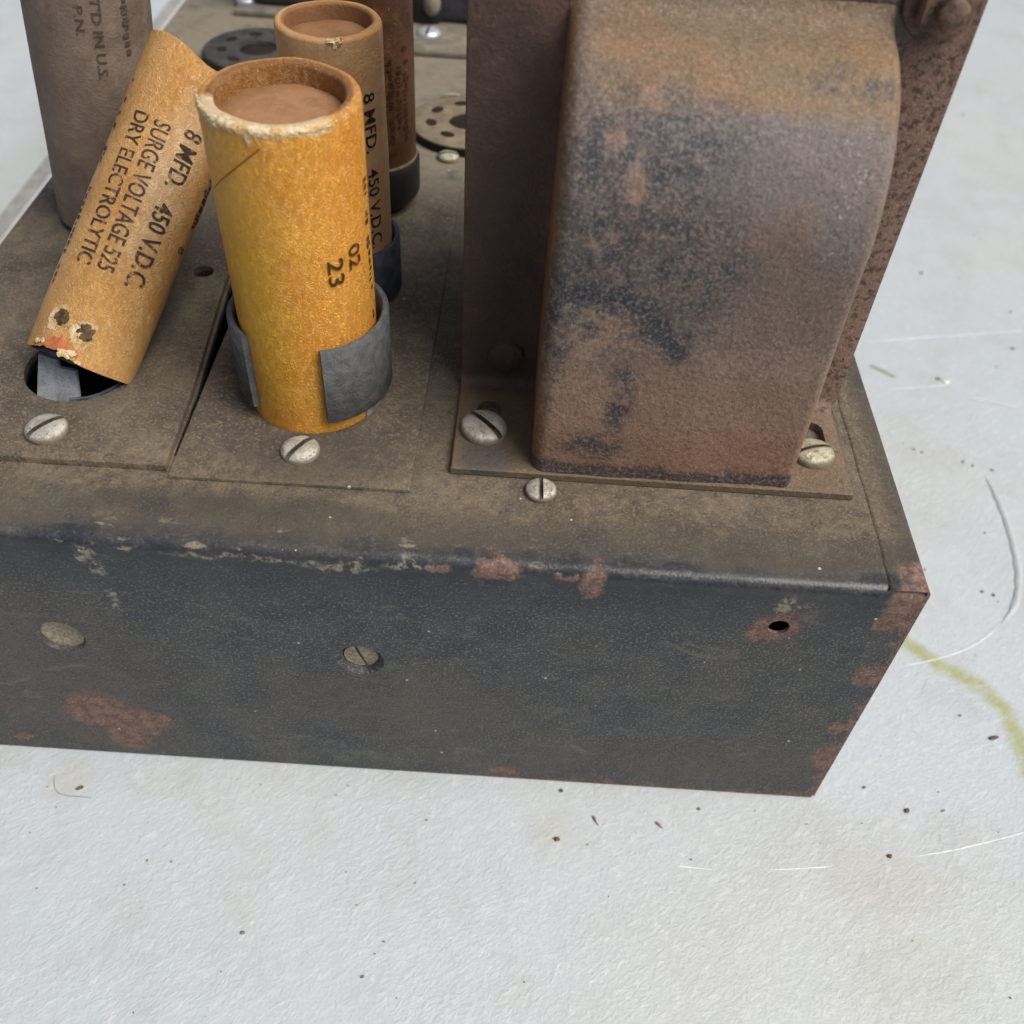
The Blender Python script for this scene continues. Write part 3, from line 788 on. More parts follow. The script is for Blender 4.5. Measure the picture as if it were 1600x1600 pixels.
plate('mounting_plate', [(-16.7, 1.50), (-11.97, 1.53), (-12.05, 3.5), (-12.30, 6.7), (-12.36, 11.0), (-16.7, 11.0)], H + 0.003, H + 0.13, [(LEAN_HOLE[0], LEAN_HOLE[1], 0.95), (-12.8, 7.03, 0.20)])
plate('mounting_plate', [(-11.9, 1.37), (-8.03, 1.40), (-8.0, 11.2), (-11.93, 11.25)], H + 0.003, H + 0.07, [(YEL[0], YEL[1], 1.13)])

# ---- slotted screws: one mesh, copied
def screw_mesh(name, mat, slot_w=0.24, dome=0.34, deep=0.24):
    prof = [(0.96, -0.25), (1.0, -0.18), (1.0, 0.03), (0.97, 0.10), (0.88, dome * 0.56), (0.7, dome * 0.78), (0.45, dome * 0.93), (0.2, dome)]
    vs, fs = lathe(prof, 40, f=lambda t, r, z, i: (r * (1 + 0.012 * nz(math.cos(t) * 2, math.sin(t) * 2, z)), z), cap0=True, cap1=True)
    me = fixn(mesh(name, vs, fs, [mat, M_GRIME]))
    b = boxbm(-1.3, 1.3, -slot_w / 2, slot_w / 2, dome - deep, dome + 1)
    me = cut(me, [b])
    for p in me.polygons:                      # dirt packed in the slot
        c = p.center / CM
        if abs(c.y) < slot_w / 2 + 0.01 and abs(p.normal.z) > 0.9 and c.z < dome - deep + 0.02 and c.z > 0: p.material_index = 1
        elif abs(abs(c.y) - slot_w / 2) < 0.01 and abs(p.normal.y) > 0.95: p.material_index = 1
    sharp_by_angle(me, 35)
    return me

ME_SCREW = screw_mesh('screw', M_SCREW)
ME_SCREWB = screw_mesh('screw', M_BRIGHT, 0.2, 0.38, 0.26)
ME_SCREWG = screw_mesh('screw', M_BRASS, 0.18, 0.40, 0.26)
ME_SCREWD = screw_mesh('screw', M_DULL, 0.16, 0.12, 0.14)

def screw(me, x, y, z, r, deg, parent, org, tilt=(0, 0), label=None):
    o = link('screw', me, parent, (x - org[0], y - org[1], z - org[2]), (R(tilt[0]), R(tilt[1]), R(deg)), (r, r, r))
    if label: o['label'] = label
    return o

screw(ME_SCREW, -14.08, 2.14, H + 0.19, 0.345, 52, CH, ORG_CH)
screw(ME_SCREW, -9.92, 2.13, H + 0.10, 0.325, 58, CH, ORG_CH)
screw(ME_SCREWB, -9.63, 19.7, H + 0.19, 0.34, 84, CH, ORG_CH, label='bright silver slotted screw')
screw(ME_SCREWG, -8.42, 12.62, H + 0.06, 0.26, 10, CH, ORG_CH)
screw(ME_SCREWG, -8.6, 15.7, H + 0.06, 0.30, 10, CH, ORG_CH)
screw(ME_SCREWB, -15.25, 21.3, H + 0.19, 0.32, 30, CH, ORG_CH)

# ---- sunken rivet and sunken slotted screw in the front
def sunk(name, x, z, r, me, rotz):
    o = link(name, me, CH, (x - ORG_CH[0], 0.135 - ORG_CH[1], z - ORG_CH[2]), (R(90), R(rotz), 0), (r, r, r))
    return o
rv, rf = lathe([(0.9, -0.08), (1.0, 0.0), (1.0, 0.14), (0.92, 0.18), (0.78, 0.10), (0.5, 0.02), (0.12, -0.02)], 40, cap0=True, cap1=True)
sunk('rivet', -13.87, 3.89, 0.38, fixn(mesh('rivet', rv, rf, M_DULL)), 0)
sunk('screw', -8.79, 3.77, 0.30, ME_SCREWD, 72)['label'] = 'rusty screw sunk in the front face'

# ---- tube sockets let into the top
def socket(x, y, mat_ring, mat_wafer, nh, label):
    z0 = H
    vs, fs = lathe([(1.25, 0.0), (1.47, 0.0), (1.48, 0.20), (1.44, 0.21), (1.2, 0.205)], 64)
    o = part('socket_ring', [(a + x, b + y, c + z0) for a, b, c in vs], fs, mat_ring, CH, origin=ORG_CH)
    vs, fs = lathe([(1.45, 0.15), (1.45, 0.225), (1.40, 0.25), (0.52, 0.25), (0.50, 0.17), (0.2, 0.17)], 64, cap0=True, cap1=True)
    part('socket_wafer', [(a + x, b + y, c + z0) for a, b, c in vs], fs, mat_wafer, o, origin=ORG_CH)
    for k in range(nh):
        t = 2 * math.pi * (k + 0.35) / nh
        hx, hy = x + 0.95 * math.sin(t), y - 0.95 * math.cos(t)
        vs, fs = lathe([(0.20, 0.0), (0.19, 0.010), (0.05, 0.012)], 18, cap0=True, cap1=True)
        part('pin_hole', [((a * math.cos(t) - b * 0.7 * math.sin(t)) + hx, (a * math.sin(t) + b * 0.7 * math.cos(t)) + hy, c + z0 + 0.246) for a, b, c in vs], fs, M_HOLE, o, origin=ORG_CH)
    vs, fs = lathe([(0.50, 0.0), (0.48, 0.014), (0.1, 0.014)], 32, cap0=True, cap1=True)
    part('key_hole', [(a + x, b + y, c + z0 + 0.175) for a, b, c in vs], fs, M_HOLE, o, origin=ORG_CH)
    o['label'] = label
socket(-8.05, 14.2, M_HOLE, M_WAFER, 8, 'tan wafer tube socket')  # hole-coloured ring paints the shadow under the wafer's edge
socket(-14.1, 17.7, M_BAKELITE, M_DKPLATE, 8, 'dark grey tube socket with a black rim')

# ---- spring bands that hold the cans
def band(x, y, z0, h, a0, a1, rf, th, mat, tilt=0.0, label=None, name='spring_band'):
    n = 72
    vs, fs = [], []
    for i in range(n + 1):
        t = a0 + (a1 - a0) * i / n
        r = rf(t, i / n)
        zz = z0 + tilt * math.sin(t) + 0.012 * nz(t * 2.0, 5.5)
        bv = min(0.03, th * 0.3)
        sec = [(r, bv), (r, h - bv), (r + bv, h), (r + th - bv, h), (r + th, h - bv), (r + th, bv), (r + th - bv, 0), (r + bv, 0)]
        for rr, dz in sec:
            vs.append((x + rr * math.sin(t), y - rr * math.cos(t), zz + dz))
    k = 8
    for i in range(n):
        for q in range(k):
            fs.append((i * k + q, i * k + (q + 1) % k, (i + 1) * k + (q + 1) % k, (i + 1) * k + q))
    fs.append(tuple(range(k))); fs.append(tuple(n * k + q for q in range(k)))
    o = part(name, vs, fs, mat, CH, origin=ORG_CH, auto=45)
    if label: o['label'] = label
    return o
band(YEL[0], YEL[1], H + 0.36, 1.46, R(20), R(316), lambda t, u: 1.125 + 0.075 * math.sin(math.pi * u) ** 0.7 + 0.03 * (1 - u), 0.12, M_BAND)
band(TAN[0], TAN[1], H + 0.15, 1.15, R(40), R(330), lambda t, u: 0.88 + 0.06 * math.sin(math.pi * u), 0.10, M_BANDB)
# feet of the bands that drop into the holes
band(YEL[0], YEL[1], H - 0.6, 1.0, R(58), R(100), lambda t, u: 1.115, 0.035, M_TAB, name='clip_foot')
band(LEAN_HOLE[0], LEAN_HOLE[1], H - 0.9, 1.0, R(5), R(85), lambda t, u: 0.80, 0.05, M_BANDB, name='clip_foot')
def tab():
    q = [(-14.72, 6.2), (-13.93, 6.15), (-14.02, 6.84), (-14.30, 6.87), (-14.34, 6.98), (-14.66, 7.04)]
    q = [(a, 3.0 + (c - 6.2) * 0.72, c) for a, c in q]
    vs = q + [(a + 0.01, b + 0.06, c) for a, b, c in q]
    n = len(q)
    fs = [tuple(range(n)), tuple(reversed(range(n, 2 * n)))] + [(i, (i + 1) % n, n + (i + 1) % n, n + i) for i in range(n)]
    o = part('clip_tab', vs, fs, M_TAB, CH, origin=ORG_CH, smooth=False, auto=None)
    o['label'] = 'bare grey metal tab in the hole under the leaning can'
tab()

# ================================================================== TRANSFORMER
TR = thing('transformer', 'large rusty power transformer with rounded end bell bolted to the chassis corner', 'transformer', ORG_TR)

def build_bracket():
    t = 0.14
    yp = 4.14
    # L section: upright frame bending into the foot
    sec = [(yp + t, 15.6), (yp, 15.6), (yp, H + 0.36)]
    for k in range(1, 6):
        a = k / 6 * math.pi / 2
        sec.append((yp - 0.2 + 0.2 * math.cos(a), H + 0.36 - 0.2 * math.sin(a)))
    sec += [(yp - 0.2, H + 0.16), (1.93, H + 0.16), (1.90, H + 0.13), (1.90, H + 0.02), (yp + t, H + 0.02)]
    xs = [-7.42, -7.40] + [-7.2 + 0.5 * i for i in range(13)] + [-0.74, -0.72]
    vs, fs = [], []
    for x in xs:
        d = 0.02 if x in (xs[0], xs[-1]) else 0.0
        for i, (y, z) in enumerate(sec):
            vs.append((x - (0.10 if x > -1 and 4 <= i < 12 else 0), y + (d if i in (1, 2) else 0), z - (d if i >= 8 and i < 10 else 0)))
    k = len(sec)
    for i in range(len(xs) - 1):
        for q in range(k): fs.append((i * k + q, i * k + (q + 1) % k, (i + 1) * k + (q + 1) % k, (i + 1) * k + q))
    fs.append(tuple(range(k))); fs.append(tuple((len(xs) - 1) * k + q for q in range(k)))
    me = fixn(mesh('mounting_bracket', [Vector(v) - Vector(ORG_TR) for v in vs], fs, M_PLATE))
    cs = []
    for x in (-6.88, -1.28):                       # foot slots
        b = bmesh.new()
        v, f = [], []
        n = 12
        out = [(x + 0.21 * math.cos(math.pi * i / n), 3.42 + 0.21 * math.sin(math.pi * i / n)) for i in range(n + 1)] + [(x - 0.21 * math.cos(math.pi * i / n), 2.8 - 0.21 * math.sin(math.pi * i / n)) for i in range(n + 1)]
        lo = [b.verts.new((p[0], p[1], H - 0.3)) for p in out]; hi = [b.verts.new((p[0], p[1], H + 0.5)) for p in out]
        b.faces.new(hi); b.faces.new(list(reversed(lo)))
        for i in range(len(out)): b.faces.new((lo[i], lo[(i + 1) % len(out)], hi[(i + 1) % len(out)], hi[i]))
        cs.append(local(b, ORG_TR))
    me = cut(me, cs)
    sharp_by_angle(me, 35)
    link('mounting_bracket', me, TR)
build_bracket()

def build_bell():
    XL, XR, YB = -6.12, -1.87, 4.13
    prof = [(1.93, H + 0.165), (1.945, H + 0.4)] + [(1.945 + 0.13 * (i / 10) ** 0.8, H + 0.4 + 3.75 * i / 10) for i in range(1, 11)]
    # shoulder: quarter ellipse to the frame
    y0, z0 = prof[-1]
    for k in range(1, 25):
        a = k / 24 * math.pi / 2
        prof.append((y0 + 2.03 * (1 - math.cos(a)), z0 + 2.42 * math.sin(a) ** 0.97))
    prof = prof[:-2] + [(3.93, prof[-2][1] + 0.03), (4.05, prof[-1][1] + 0.10), (4.115, prof[-1][1] + 0.26)]
    n = len(prof)
    rcl, rcr = 0.26, 0.15
    vs, fs = [], []
    rowlen = None
    for i, (y, z) in enumerate(prof):
        a = prof[max(i - 1, 0)]; b = prof[min(i + 1, n - 1)]
        d = Vector((b[0] - a[0], b[1] - a[1])).normalized()
        nin = Vector((d.y, -d.x))                 # inward (towards the frame / down)
        if i < 2: nin = Vector((1, 0))
        taper = 0.05 * max(0, (z - H) / 6.5)
        xl, xr = XL + taper, XR + taper * 1.2
        row = []
        p = Vector((y, z))
        rc = rcl
        w = p + nin * rc
        for k in range(5):
            f = k / 5
            row.append((xl, YB + (min(w.x, YB) - YB) * f, w.y))
        for k in range(9):
            t = k / 8 * math.pi / 2
            q = p + nin * (rc * (1 - math.sin(t)))
            row.append((xl + rc * (1 - math.cos(t)), min(q.x, YB), q.y))
        for k in range(1, 24):
            row.append((xl + rcl + (xr - xl - rcl - rcr) * k / 24, min(p.x, YB), p.y))
        rc = rcr
        w = p + nin * rc
        for k in range(9):
            t = (8 - k) / 8 * math.pi / 2
            q = p + nin * (rc * (1 - math.sin(t)))
            row.append((xr - rc * (1 - math.cos(t)), min(q.x, YB), q.y))
        for k in range(5):
            f = (4 - k) / 5
            row.append((xr, YB + (min(w.x, YB) - YB) * f, w.y))
        rowlen = len(row)
        for (X, Y, Z) in row:
            dn = 0.055 * fbm(X * 0.5, Y * 0.5, Z * 0.45) + 0.008 * fbm(X * 2.2, Y * 2.2, Z * 2.2)
            if Y < YB - 0.05:
                Y += dn * (0.7 if i < 14 else 0.4); Z += dn * (0.0 if i < 14 else 0.5)
            if i == 0: Z += 0.012 * nz(X * 3)
            vs.append((X, Y, Z))
    for i in range(n - 1):
        for k in range(rowlen - 1):
            fs.append((i * rowlen + k, i * rowlen + k + 1, (i + 1) * rowlen + k + 1, (i + 1) * rowlen + k))
    part('end_bell', vs, fs, M_BELL, TR, origin=ORG_TR, auto=70)
build_bell()

# core and rear bell, out of sight behind the frame
bm = boxbm(-7.1, -1.0, 4.30, 6.9, H + 0.2, 15.2, 0.06)
link('lamination_stack', bm_me(bm, 'lamination_stack', M_PLATE, ORG_TR), TR, auto=40)
bm = boxbm(-6.1, -1.9, 6.92, 8.8, H + 0.2, 13.2, 0.5, 4)
link('rear_bell', bm_me(bm, 'rear_bell', M_BELL, ORG_TR), TR, auto=40)

screw(ME_SCREW, -6.93, 2.86, H + 0.22, 0.40, -42, TR, ORG_TR, (-4, 5))
screw(ME_SCREWG, -1.36, 2.78, H + 0.20, 0.36, 18, TR, ORG_TR, (-6, 0))
screw(ME_SCREW, -5.93, 1.62, H + 0.06, 0.255, 92, CH, ORG_CH)

def bolt():
    x, y, z = -1.30, 4.12, 13.42
    vs, fs = lathe([(0.50, 0.0), (0.52, 0.03), (0.50, 0.07), (0.30, 0.08)], 36, cap0=True, cap1=True)
    o = part('washer', [(a + x, y - c, b + z) for a, b, c in vs], fs, M_RUSTBOLT, TR, origin=ORG_TR)
    vs, fs = lathe([(0.40, 0.07), (0.40, 0.26), (0.36, 0.33), (0.2, 0.34)], 6, cap0=True, cap1=True)
    part('bolt_nut', [(a + x, y - c, b + z) for a, b, c in vs], fs, M_RUSTBOLT, TR, origin=ORG_TR, auto=20)
    vs, fs = lathe([(0.19, 0.30), (0.19, 0.52), (0.15, 0.56), (0.05, 0.57)], 24, cap0=True, cap1=True)
    part('bolt_end', [(a + x, y - c, b + z) for a, b, c in vs], fs, M_RUSTBOLT, TR, origin=ORG_TR)
    vs, fs = lathe([(0.32, 0.0), (0.30, 0.10), (0.2, 0.15), (0.05, 0.17)], 24, cap0=True, cap1=True)
    part('rivet', [(a - 6.66, 4.14 - c, b + 7.3) for a, b, c in vs], fs, M_PLATE, TR, origin=ORG_TR)
bolt()

# ================================================================== CAPACITOR CANS
def sleeve_profile(r, h, wall, rim, depth, zb=0.0):
    p = [(r, zb + (h - zb - rim) * i / 40) for i in range(41)]
    ri = r - wall
    for k in range(1, 9):
        a = k / 8 * math.pi / 2
        p.append((r - rim * (1 - math.cos(a)), h - rim + rim * math.sin(a)))
    p.append((ri + rim * 0.8, h - 0.004))
    for k in range(1, 5):
        a = k / 4 * math.pi / 2
        p.append((ri + rim * 0.8 * (1 - math.sin(a)), h - rim * 0.8 * (1 - math.cos(a))))
    p.append((ri, h - depth * 0.6)); p.append((ri - 0.01, h - depth - 0.05))
    return p

def can(name, label, loc, rot, r, h, wall, rim, depth, mat, zb, group=None, shape=None, seed=0.0, disc=True, closed=True):
    t = thing(name, label, 'capacitor', loc, group, rot)
    def wob(a, rr, z, i):
        rr2 = rr + 0.012 * fbm(math.sin(a) * 0.9 + seed, math.cos(a) * 0.9, z * 0.35) + 0.004 * nz(math.sin(a) * 4 + seed, math.cos(a) * 4, z * 3)
        zz = z
        if z > h - rim * 1.5: zz = z + 0.02 * nz(math.sin(a) * 1.6 + seed, math.cos(a) * 1.6) 
        return shape(a, rr2, zz, i) if shape else (rr2, zz)
    vs, fs = lathe(sleeve_profile(r, h, wall, rim, depth, zb), 160, f=wob)
    link('sleeve', fixn(mesh('sleeve', vs, fs, mat)), t, auto=70)
    if disc:
        zd = h - depth
        prof = [(r - wall - 0.004, zd - 0.03), (r - wall - 0.03, zd), (r * 0.5, zd + 0.02), (r * 0.1, zd + 0.025)]
        vs, fs = lathe(prof, 64, f=lambda a, rr, z, i: (rr, z + 0.02 * nz(rr * math.sin(a) * 1.5 + seed, rr * math.cos(a) * 1.5)), cap1=True)
        link('end_disc', fixn(mesh('end_disc', vs, fs, M_DISC)), t, auto=60)
    if closed:
        vs, fs = lathe([(r * 0.98, zb + 0.06), (r * 0.1, zb + 0.06)], 48, cap1=True)
        link('base_disc', fixn(mesh('base_disc', vs, fs, M_DARK)), t)
    return t

def frayed(t, r, h, rim, a0, a1, depth, seed, amt=1.0, name='frayed_edge'):
    """torn paper standing proud of the rim between two angles"""
    n = int(170 * (a1 - a0) / 2) + 12
    vs, fs = [], []
    m = 9
    for i in range(n + 1):
        u = i / n
        a = a0 + (a1 - a0) * u
        e = min(1, 7 * u, 7 * (1 - u))
        dz = depth * max(0.04, 0.5 + 1.5 * fbm(a * 3.1 + seed, 1.3) + 0.9 * nz(a * 21, seed) + 0.5 * nz(a * 47, seed)) * (0.25 + 0.75 * e) * (0.35 + 1.1 * math.exp(-((u - 0.55) / 0.28) ** 2))
        inn = rim * (0.5 + 0.8 * nz(a * 6 + seed, 7.7) + 0.4 * nz(a * 19 + seed, 2.7)) * e
        for k in range(m):
            v = k / (m - 1)
            if v < 0.55:
                w = v / 0.55
                rr, zz = r + 0.010 * amt, h - rim * 0.7 - dz * (1 - w)
            else:
                w = (v - 0.55) / 0.45 * math.pi / 2
                rr = r + 0.005 - (rim * 0.3 + inn) * (1 - math.cos(w)); zz = h - rim * 0.7 + (rim * 0.7 + 0.006) * math.sin(w)
            b = 0.06 * amt * fbm(a * 13 + seed, v * 6, seed) * (1 if 0 < k < m - 1 else 0.2)
            if k == 0: rr -= 0.016
            rr += max(b, -0.012); zz += b * 0.6
            vs.append((rr * math.sin(a), -rr * math.cos(a), zz))
    for i in range(n):
        for k in range(m - 1):
            fs.append((i * m + k, (i + 1) * m + k, (i + 1) * m + k + 1, i * m + k + 1))
    return link(name, fixn(mesh(name, vs, fs, M_PAPER)), t, auto=80)

def letters(t, text, r, ang, z_start, length, height, mat, name='lettering', off=0.012, bold=0.0, parent=None):
    """text wrapped round a can, reading downwards, glyph tops towards +angle"""
    cu = bpy.data.curves.new('txt', 'FONT')
    cu.body = text; cu.size = 1.0; cu.resolution_u = 3; cu.offset = bold
    ob = bpy.data.objects.new('txt', cu); COL.objects.link(ob)
    dg = bpy.context.evaluated_depsgraph_get(); dg.update()
    me = bpy.data.meshes.new_from_object(ob.evaluated_get(dg))
    bpy.data.objects.remove(ob)
    bm = bmesh.new(); bm.from_mesh(me); bpy.data.meshes.remove(me)
    xs = [v.co.x for v in bm.verts]; ys = [v.co.y for v in bm.verts]
    x0, x1, y0, y1 = min(xs), max(xs), min(ys), max(ys)
    y0 = 0.0; y1 = max(y1, 0.70)
    for v in bm.verts:
        v.co = Vector(((v.co.x - x0) / (x1 - x0) * length, ((v.co.y - y0) / (y1 - y0) - 0.5) * height, 0))
    k = -height / 2
    while k < height / 2:
        bmesh.ops.bisect_plane(bm, geom=bm.verts[:] + bm.edges[:] + bm.faces[:], plane_co=(0, k, 0), plane_no=(0, 1, 0))
        k += 0.05
    for v in bm.verts:
        a = ang + v.co.y / r
        zz = z_start - v.co.x
        v.co = Vector(((r + off) * math.sin(a), -(r + off) * math.cos(a), zz)) * CM
    for f in bm.faces: f.smooth = True
    me = bpy.data.meshes.new(name); bm.to_mesh(me); bm.free()
    me.materials.append(mat)
    return link(name, me, parent or t)

def print_shade_marks(t, r, ang, z0, z1, h, mat, seed, dens=0.6, name='print_shade_line'):
    """a row of worn printing too small to read: irregular little dashes, one row of them painted shade"""
    rg = random.Random(seed)
    vs, fs = [], []
    z = z0
    while z > z1:
        w = rg.uniform(0.03, 0.11)
        if rg.random() < dens:
            hh = h * rg.uniform(0.35, 0.9); c = h * rg.uniform(-0.15, 0.15)
            b = len(vs)
            for zz in (z, z - w):
                for q in (-0.5, 0, 0.5):
                    a = ang + (c + q * hh) / r
                    vs.append(((r + 0.012) * math.sin(a), -(r + 0.012) * math.cos(a), zz))
            fs += [(b, b + 1, b + 4, b + 3), (b + 1, b + 2, b + 5, b + 4)]
        z -= w + rg.uniform(0.02, 0.06)
    return link(name, mesh(name, vs, fs, mat), t)

GRP = 'cardboard capacitor cans standing on the chassis'
# --- amber can in the front
tilt = (R(1.2), R(0.25), 0)
can_y = can('capacitor', 'bright amber yellow capacitor can with frayed white rim held in a grey band', (YEL[0], YEL[1], H), tilt, 1.11, 5.40, 0.225, 0.09, 0.30, M_YEL, -0.35, GRP, seed=1.0)
frayed(can_y, 1.115, 5.40, 0.09, R(-84), R(50), 0.11, 3.0, 0.30)
letters(can_y, '23', 1.11, R(41), 3.36, 0.45, 0.26, M_INKY, bold=0.012)
letters(can_y, '02', 1.11, R(60), 3.46, 0.40, 0.24, M_INKY, bold=0.012)
print_shade_marks(can_y, 1.11, R(82), 4.3, 1.1, 0.16, M_INKY, 11)
# --- tan can behind it
can_t = can('capacitor', 'upright tan capacitor can printed 8 MFD. standing behind the amber one', (TAN[0], TAN[1], H), (0, 0, 0), 0.86, 5.15, 0.17, 0.07, 0.26, M_TAN, 0.08, GRP, seed=5.0)
letters(can_t, '8 MFD.   450 V.D.C.', 0.86, R(52), 4.22, 2.85, 0.24, M_INKT, bold=0.012)
print_shade_marks(can_t, 0.86, R(27), 3.9, 1.5, 0.14, M_INKT, 12)
frayed(can_t, 0.865, 5.15, 0.07, R(8), R(24), 0.12, 9.0, 0.9)
# --- russet tube in a black base, further back
can_r = thing('capacitor', 'dark russet paper tube in a black base behind the tan can', 'capacitor', (RED[0], RED[1], H), GRP)
def _red():
    vs, fs = lathe([(0.93, 1.0 + 6.0 * i / 40) for i in range(41)] + [(0.88, 7.05), (0.1, 7.05)], 120, f=lambda a, r, z, i: (r + 0.01 * fbm(math.sin(a) + 3, math.cos(a), z * 0.5), z))
    link('sleeve', fixn(mesh('sleeve', vs, fs, M_REDTUBE)), can_r, auto=60)
    vs, fs = lathe([(0.55, 0.0), (0.68, 0.02), (0.98, 0.36), (1.0, 0.45), (1.0, 1.08), (0.985, 1.12), (0.93, 1.13), (0.9, 1.05)], 96, cap0=True)
    link('base_cup', fixn(mesh('base_cup', vs, fs, M_BAKELITE)), can_r, auto=50)
    vs, fs = lathe([(0.936, 1.13), (0.955, 1.15), (0.955, 1.19), (0.936, 1.22)], 96)
    link('paper_lip', fixn(mesh('paper_lip', vs, fs, M_WAFER)), can_r)
    for k in range(4):
        print_shade_marks(can_r, 0.935, R(24 + 12 * k), 3.6 - 0.16 * (k % 3), 2.0 - 0.2 * (k % 2), 0.17, M_INKR, 30 + k, 0.9)
_red()
# --- tall brown can at the left
can_b = can('capacitor', 'tall grimy brown capacitor can with faded print at the left chassis edge', (BRN[0], BRN[1], H + 0.17), (R(-0.8), R(7.0), 0), 1.10, 8.6, 0.2, 0.08, 0.3, M_BROWN, 0.03, GRP, seed=9.0)
letters(can_b, "ERG'T'D IN U.S.", 1.10, R(28), 5.3, 2.0, 0.17, M_INKB, bold=0.01)
letters(can_b, 'P.N.', 1.10, R(13), 4.55, 0.5, 0.15, M_INKB, bold=0.01)
print_shade_marks(can_b, 1.10, R(54), 5.4, 3.75, 0.15, M_INKB, 41, 0.9)
# --- leaning can
B = Vector((-14.025, 3.682, 6.80))
ax = Vector((0.3120411, 0.6815451, 0.66191135)).normalized()
view = (Vector((-6.446, -9.453, 17.714)) - (B + ax * 2.8))
fr = (view - ax * view.dot(ax)).normalized()           # faces the viewer
rt = fr.cross(ax)                                      # -> right of the label
rt = (-fr).cross(ax)
Mx = Matrix((rt, -fr, ax)).transposed()
if Mx.determinant() < 0:
    rt = -rt; Mx = Matrix((rt, -fr, ax)).transposed()

def lean_shape(a, r, z, i):
    aa = (a + math.pi) % (2 * math.pi) - math.pi
    if z < 0.25:                                       # gnawed edge at the bottom front
        w = math.exp(-((aa + 0.62) / 0.40) ** 2)
        z += w * (0.13 + 0.10 * fbm(aa * 6, 2.2)) * (1 - max(0, z) / 0.25)
    if z > 5.2:                                        # the far end is crushed in a little at the front
        w = math.exp(-((aa - 0.25) / 0.75) ** 2) * min(1, (z - 5.2) / 0.5)
        r -= 0.10 * w
        z -= 0.24 * w
    return r, z
can_l = can('capacitor', 'tan capacitor can printed SURGE VOLTAGE 525 leaning out of its hole', B, Mx.to_euler(), 0.90, 5.70, 0.15, 0.05, 0.5, M_LEAN, 0.0, GRP, shape=lean_shape, seed=13.0, closed=False)
vs, fs = lathe([(0.86, 0.0), (0.84, 0.35), (0.1, 0.36)], 48, cap1=True)
link('inner_roll', fixn(mesh('inner_roll', vs, fs, M_DARK)), can_l)
letters(can_l, '8 MFD.   450 V.D.C.', 0.90, R(20), 4.34, 2.80, 0.31, M_INK, bold=0.012)
letters(can_l, 'SURGE VOLTAGE 525', 0.90, R(-12), 4.25, 2.62, 0.275, M_INK, bold=0.010)
letters(can_l, 'DRY ELECTROLYTIC', 0.90, R(-36), 4.28, 2.66, 0.275, M_INK, bold=0.010)
print_shade_marks(can_l, 0.90, R(-72), 4.8, 1.2, 0.13, M_INK, 51, 0.7)
letters(can_l, '8', 0.90, R(62), 2.55, 0.12, 0.20, M_INK)
print_shade_marks(can_l, 0.90, R(70), 3.9, 2.9, 0.30, M_INK, 52, 0.95)  # dense dashes painting the shadow on the can's right edge

def gash(t, r, ang, z, ra, rz, seed):
    """a patch torn through the sleeve: stepped ragged layers of bare paper round a dark pit"""
    def layer(q0, q1, lift0, lift1, da, dz, nm, mat, sd, wob):
        n, nr = 56, 5
        vs, fs = [], []
        for i in range(nr + 1):
            u = i / nr
            for k in range(n):
                a = 2 * math.pi * k / n
                q = q0 + (q1 - q0) * u
                e = 1 + wob * fbm(math.cos(a) * 1.3 + sd, math.sin(a) * 1.3, 0.3) + 0.5 * wob * nz(math.cos(a) * 5 + sd, math.sin(a) * 5, 1.3)
                q *= 1 + (e - 1) * u if q0 == 0 else e
                th = ang + (da + ra * q * math.cos(a)) / r
                zz = z + dz + rz * q * math.sin(a)
                hh = lift0 + (lift1 - lift0) * u + (0.012 * fbm(th * 22 + sd, zz * 14, sd) if 0 < i < nr else 0)
                rr = r + max(hh, 0.002)
                vs.append((rr * math.sin(th), -rr * math.cos(th), zz))
        for i in range(nr):
            for k in range(n):
                fs.append((i * n + k, i * n + (k + 1) % n, (i + 1) * n + (k + 1) % n, (i + 1) * n + k))
        return link(nm, fixn(mesh(nm, vs, fs, mat)), t, auto=80)
    layer(0.0, 1.0, 0.014, 0.003, 0, 0, 'paper_tear', M_TORN, seed, 0.38)
    layer(0.0, 0.68, 0.026, 0.012, -0.02, -0.02, 'paper_layer', M_PAPER, seed + 4, 0.45)
    layer(0.0, 0.55, 0.034, 0.024, 0.35 * ra, 0.25 * rz, 'tear_pit', M_PIT, seed + 9, 0.35)
gash(can_l, 0.90, R(-40), 0.60, 0.23, 0.25, 2.0)
gash(can_l, 0.90, R(-12), 0.50, 0.25, 0.24, 8.0)
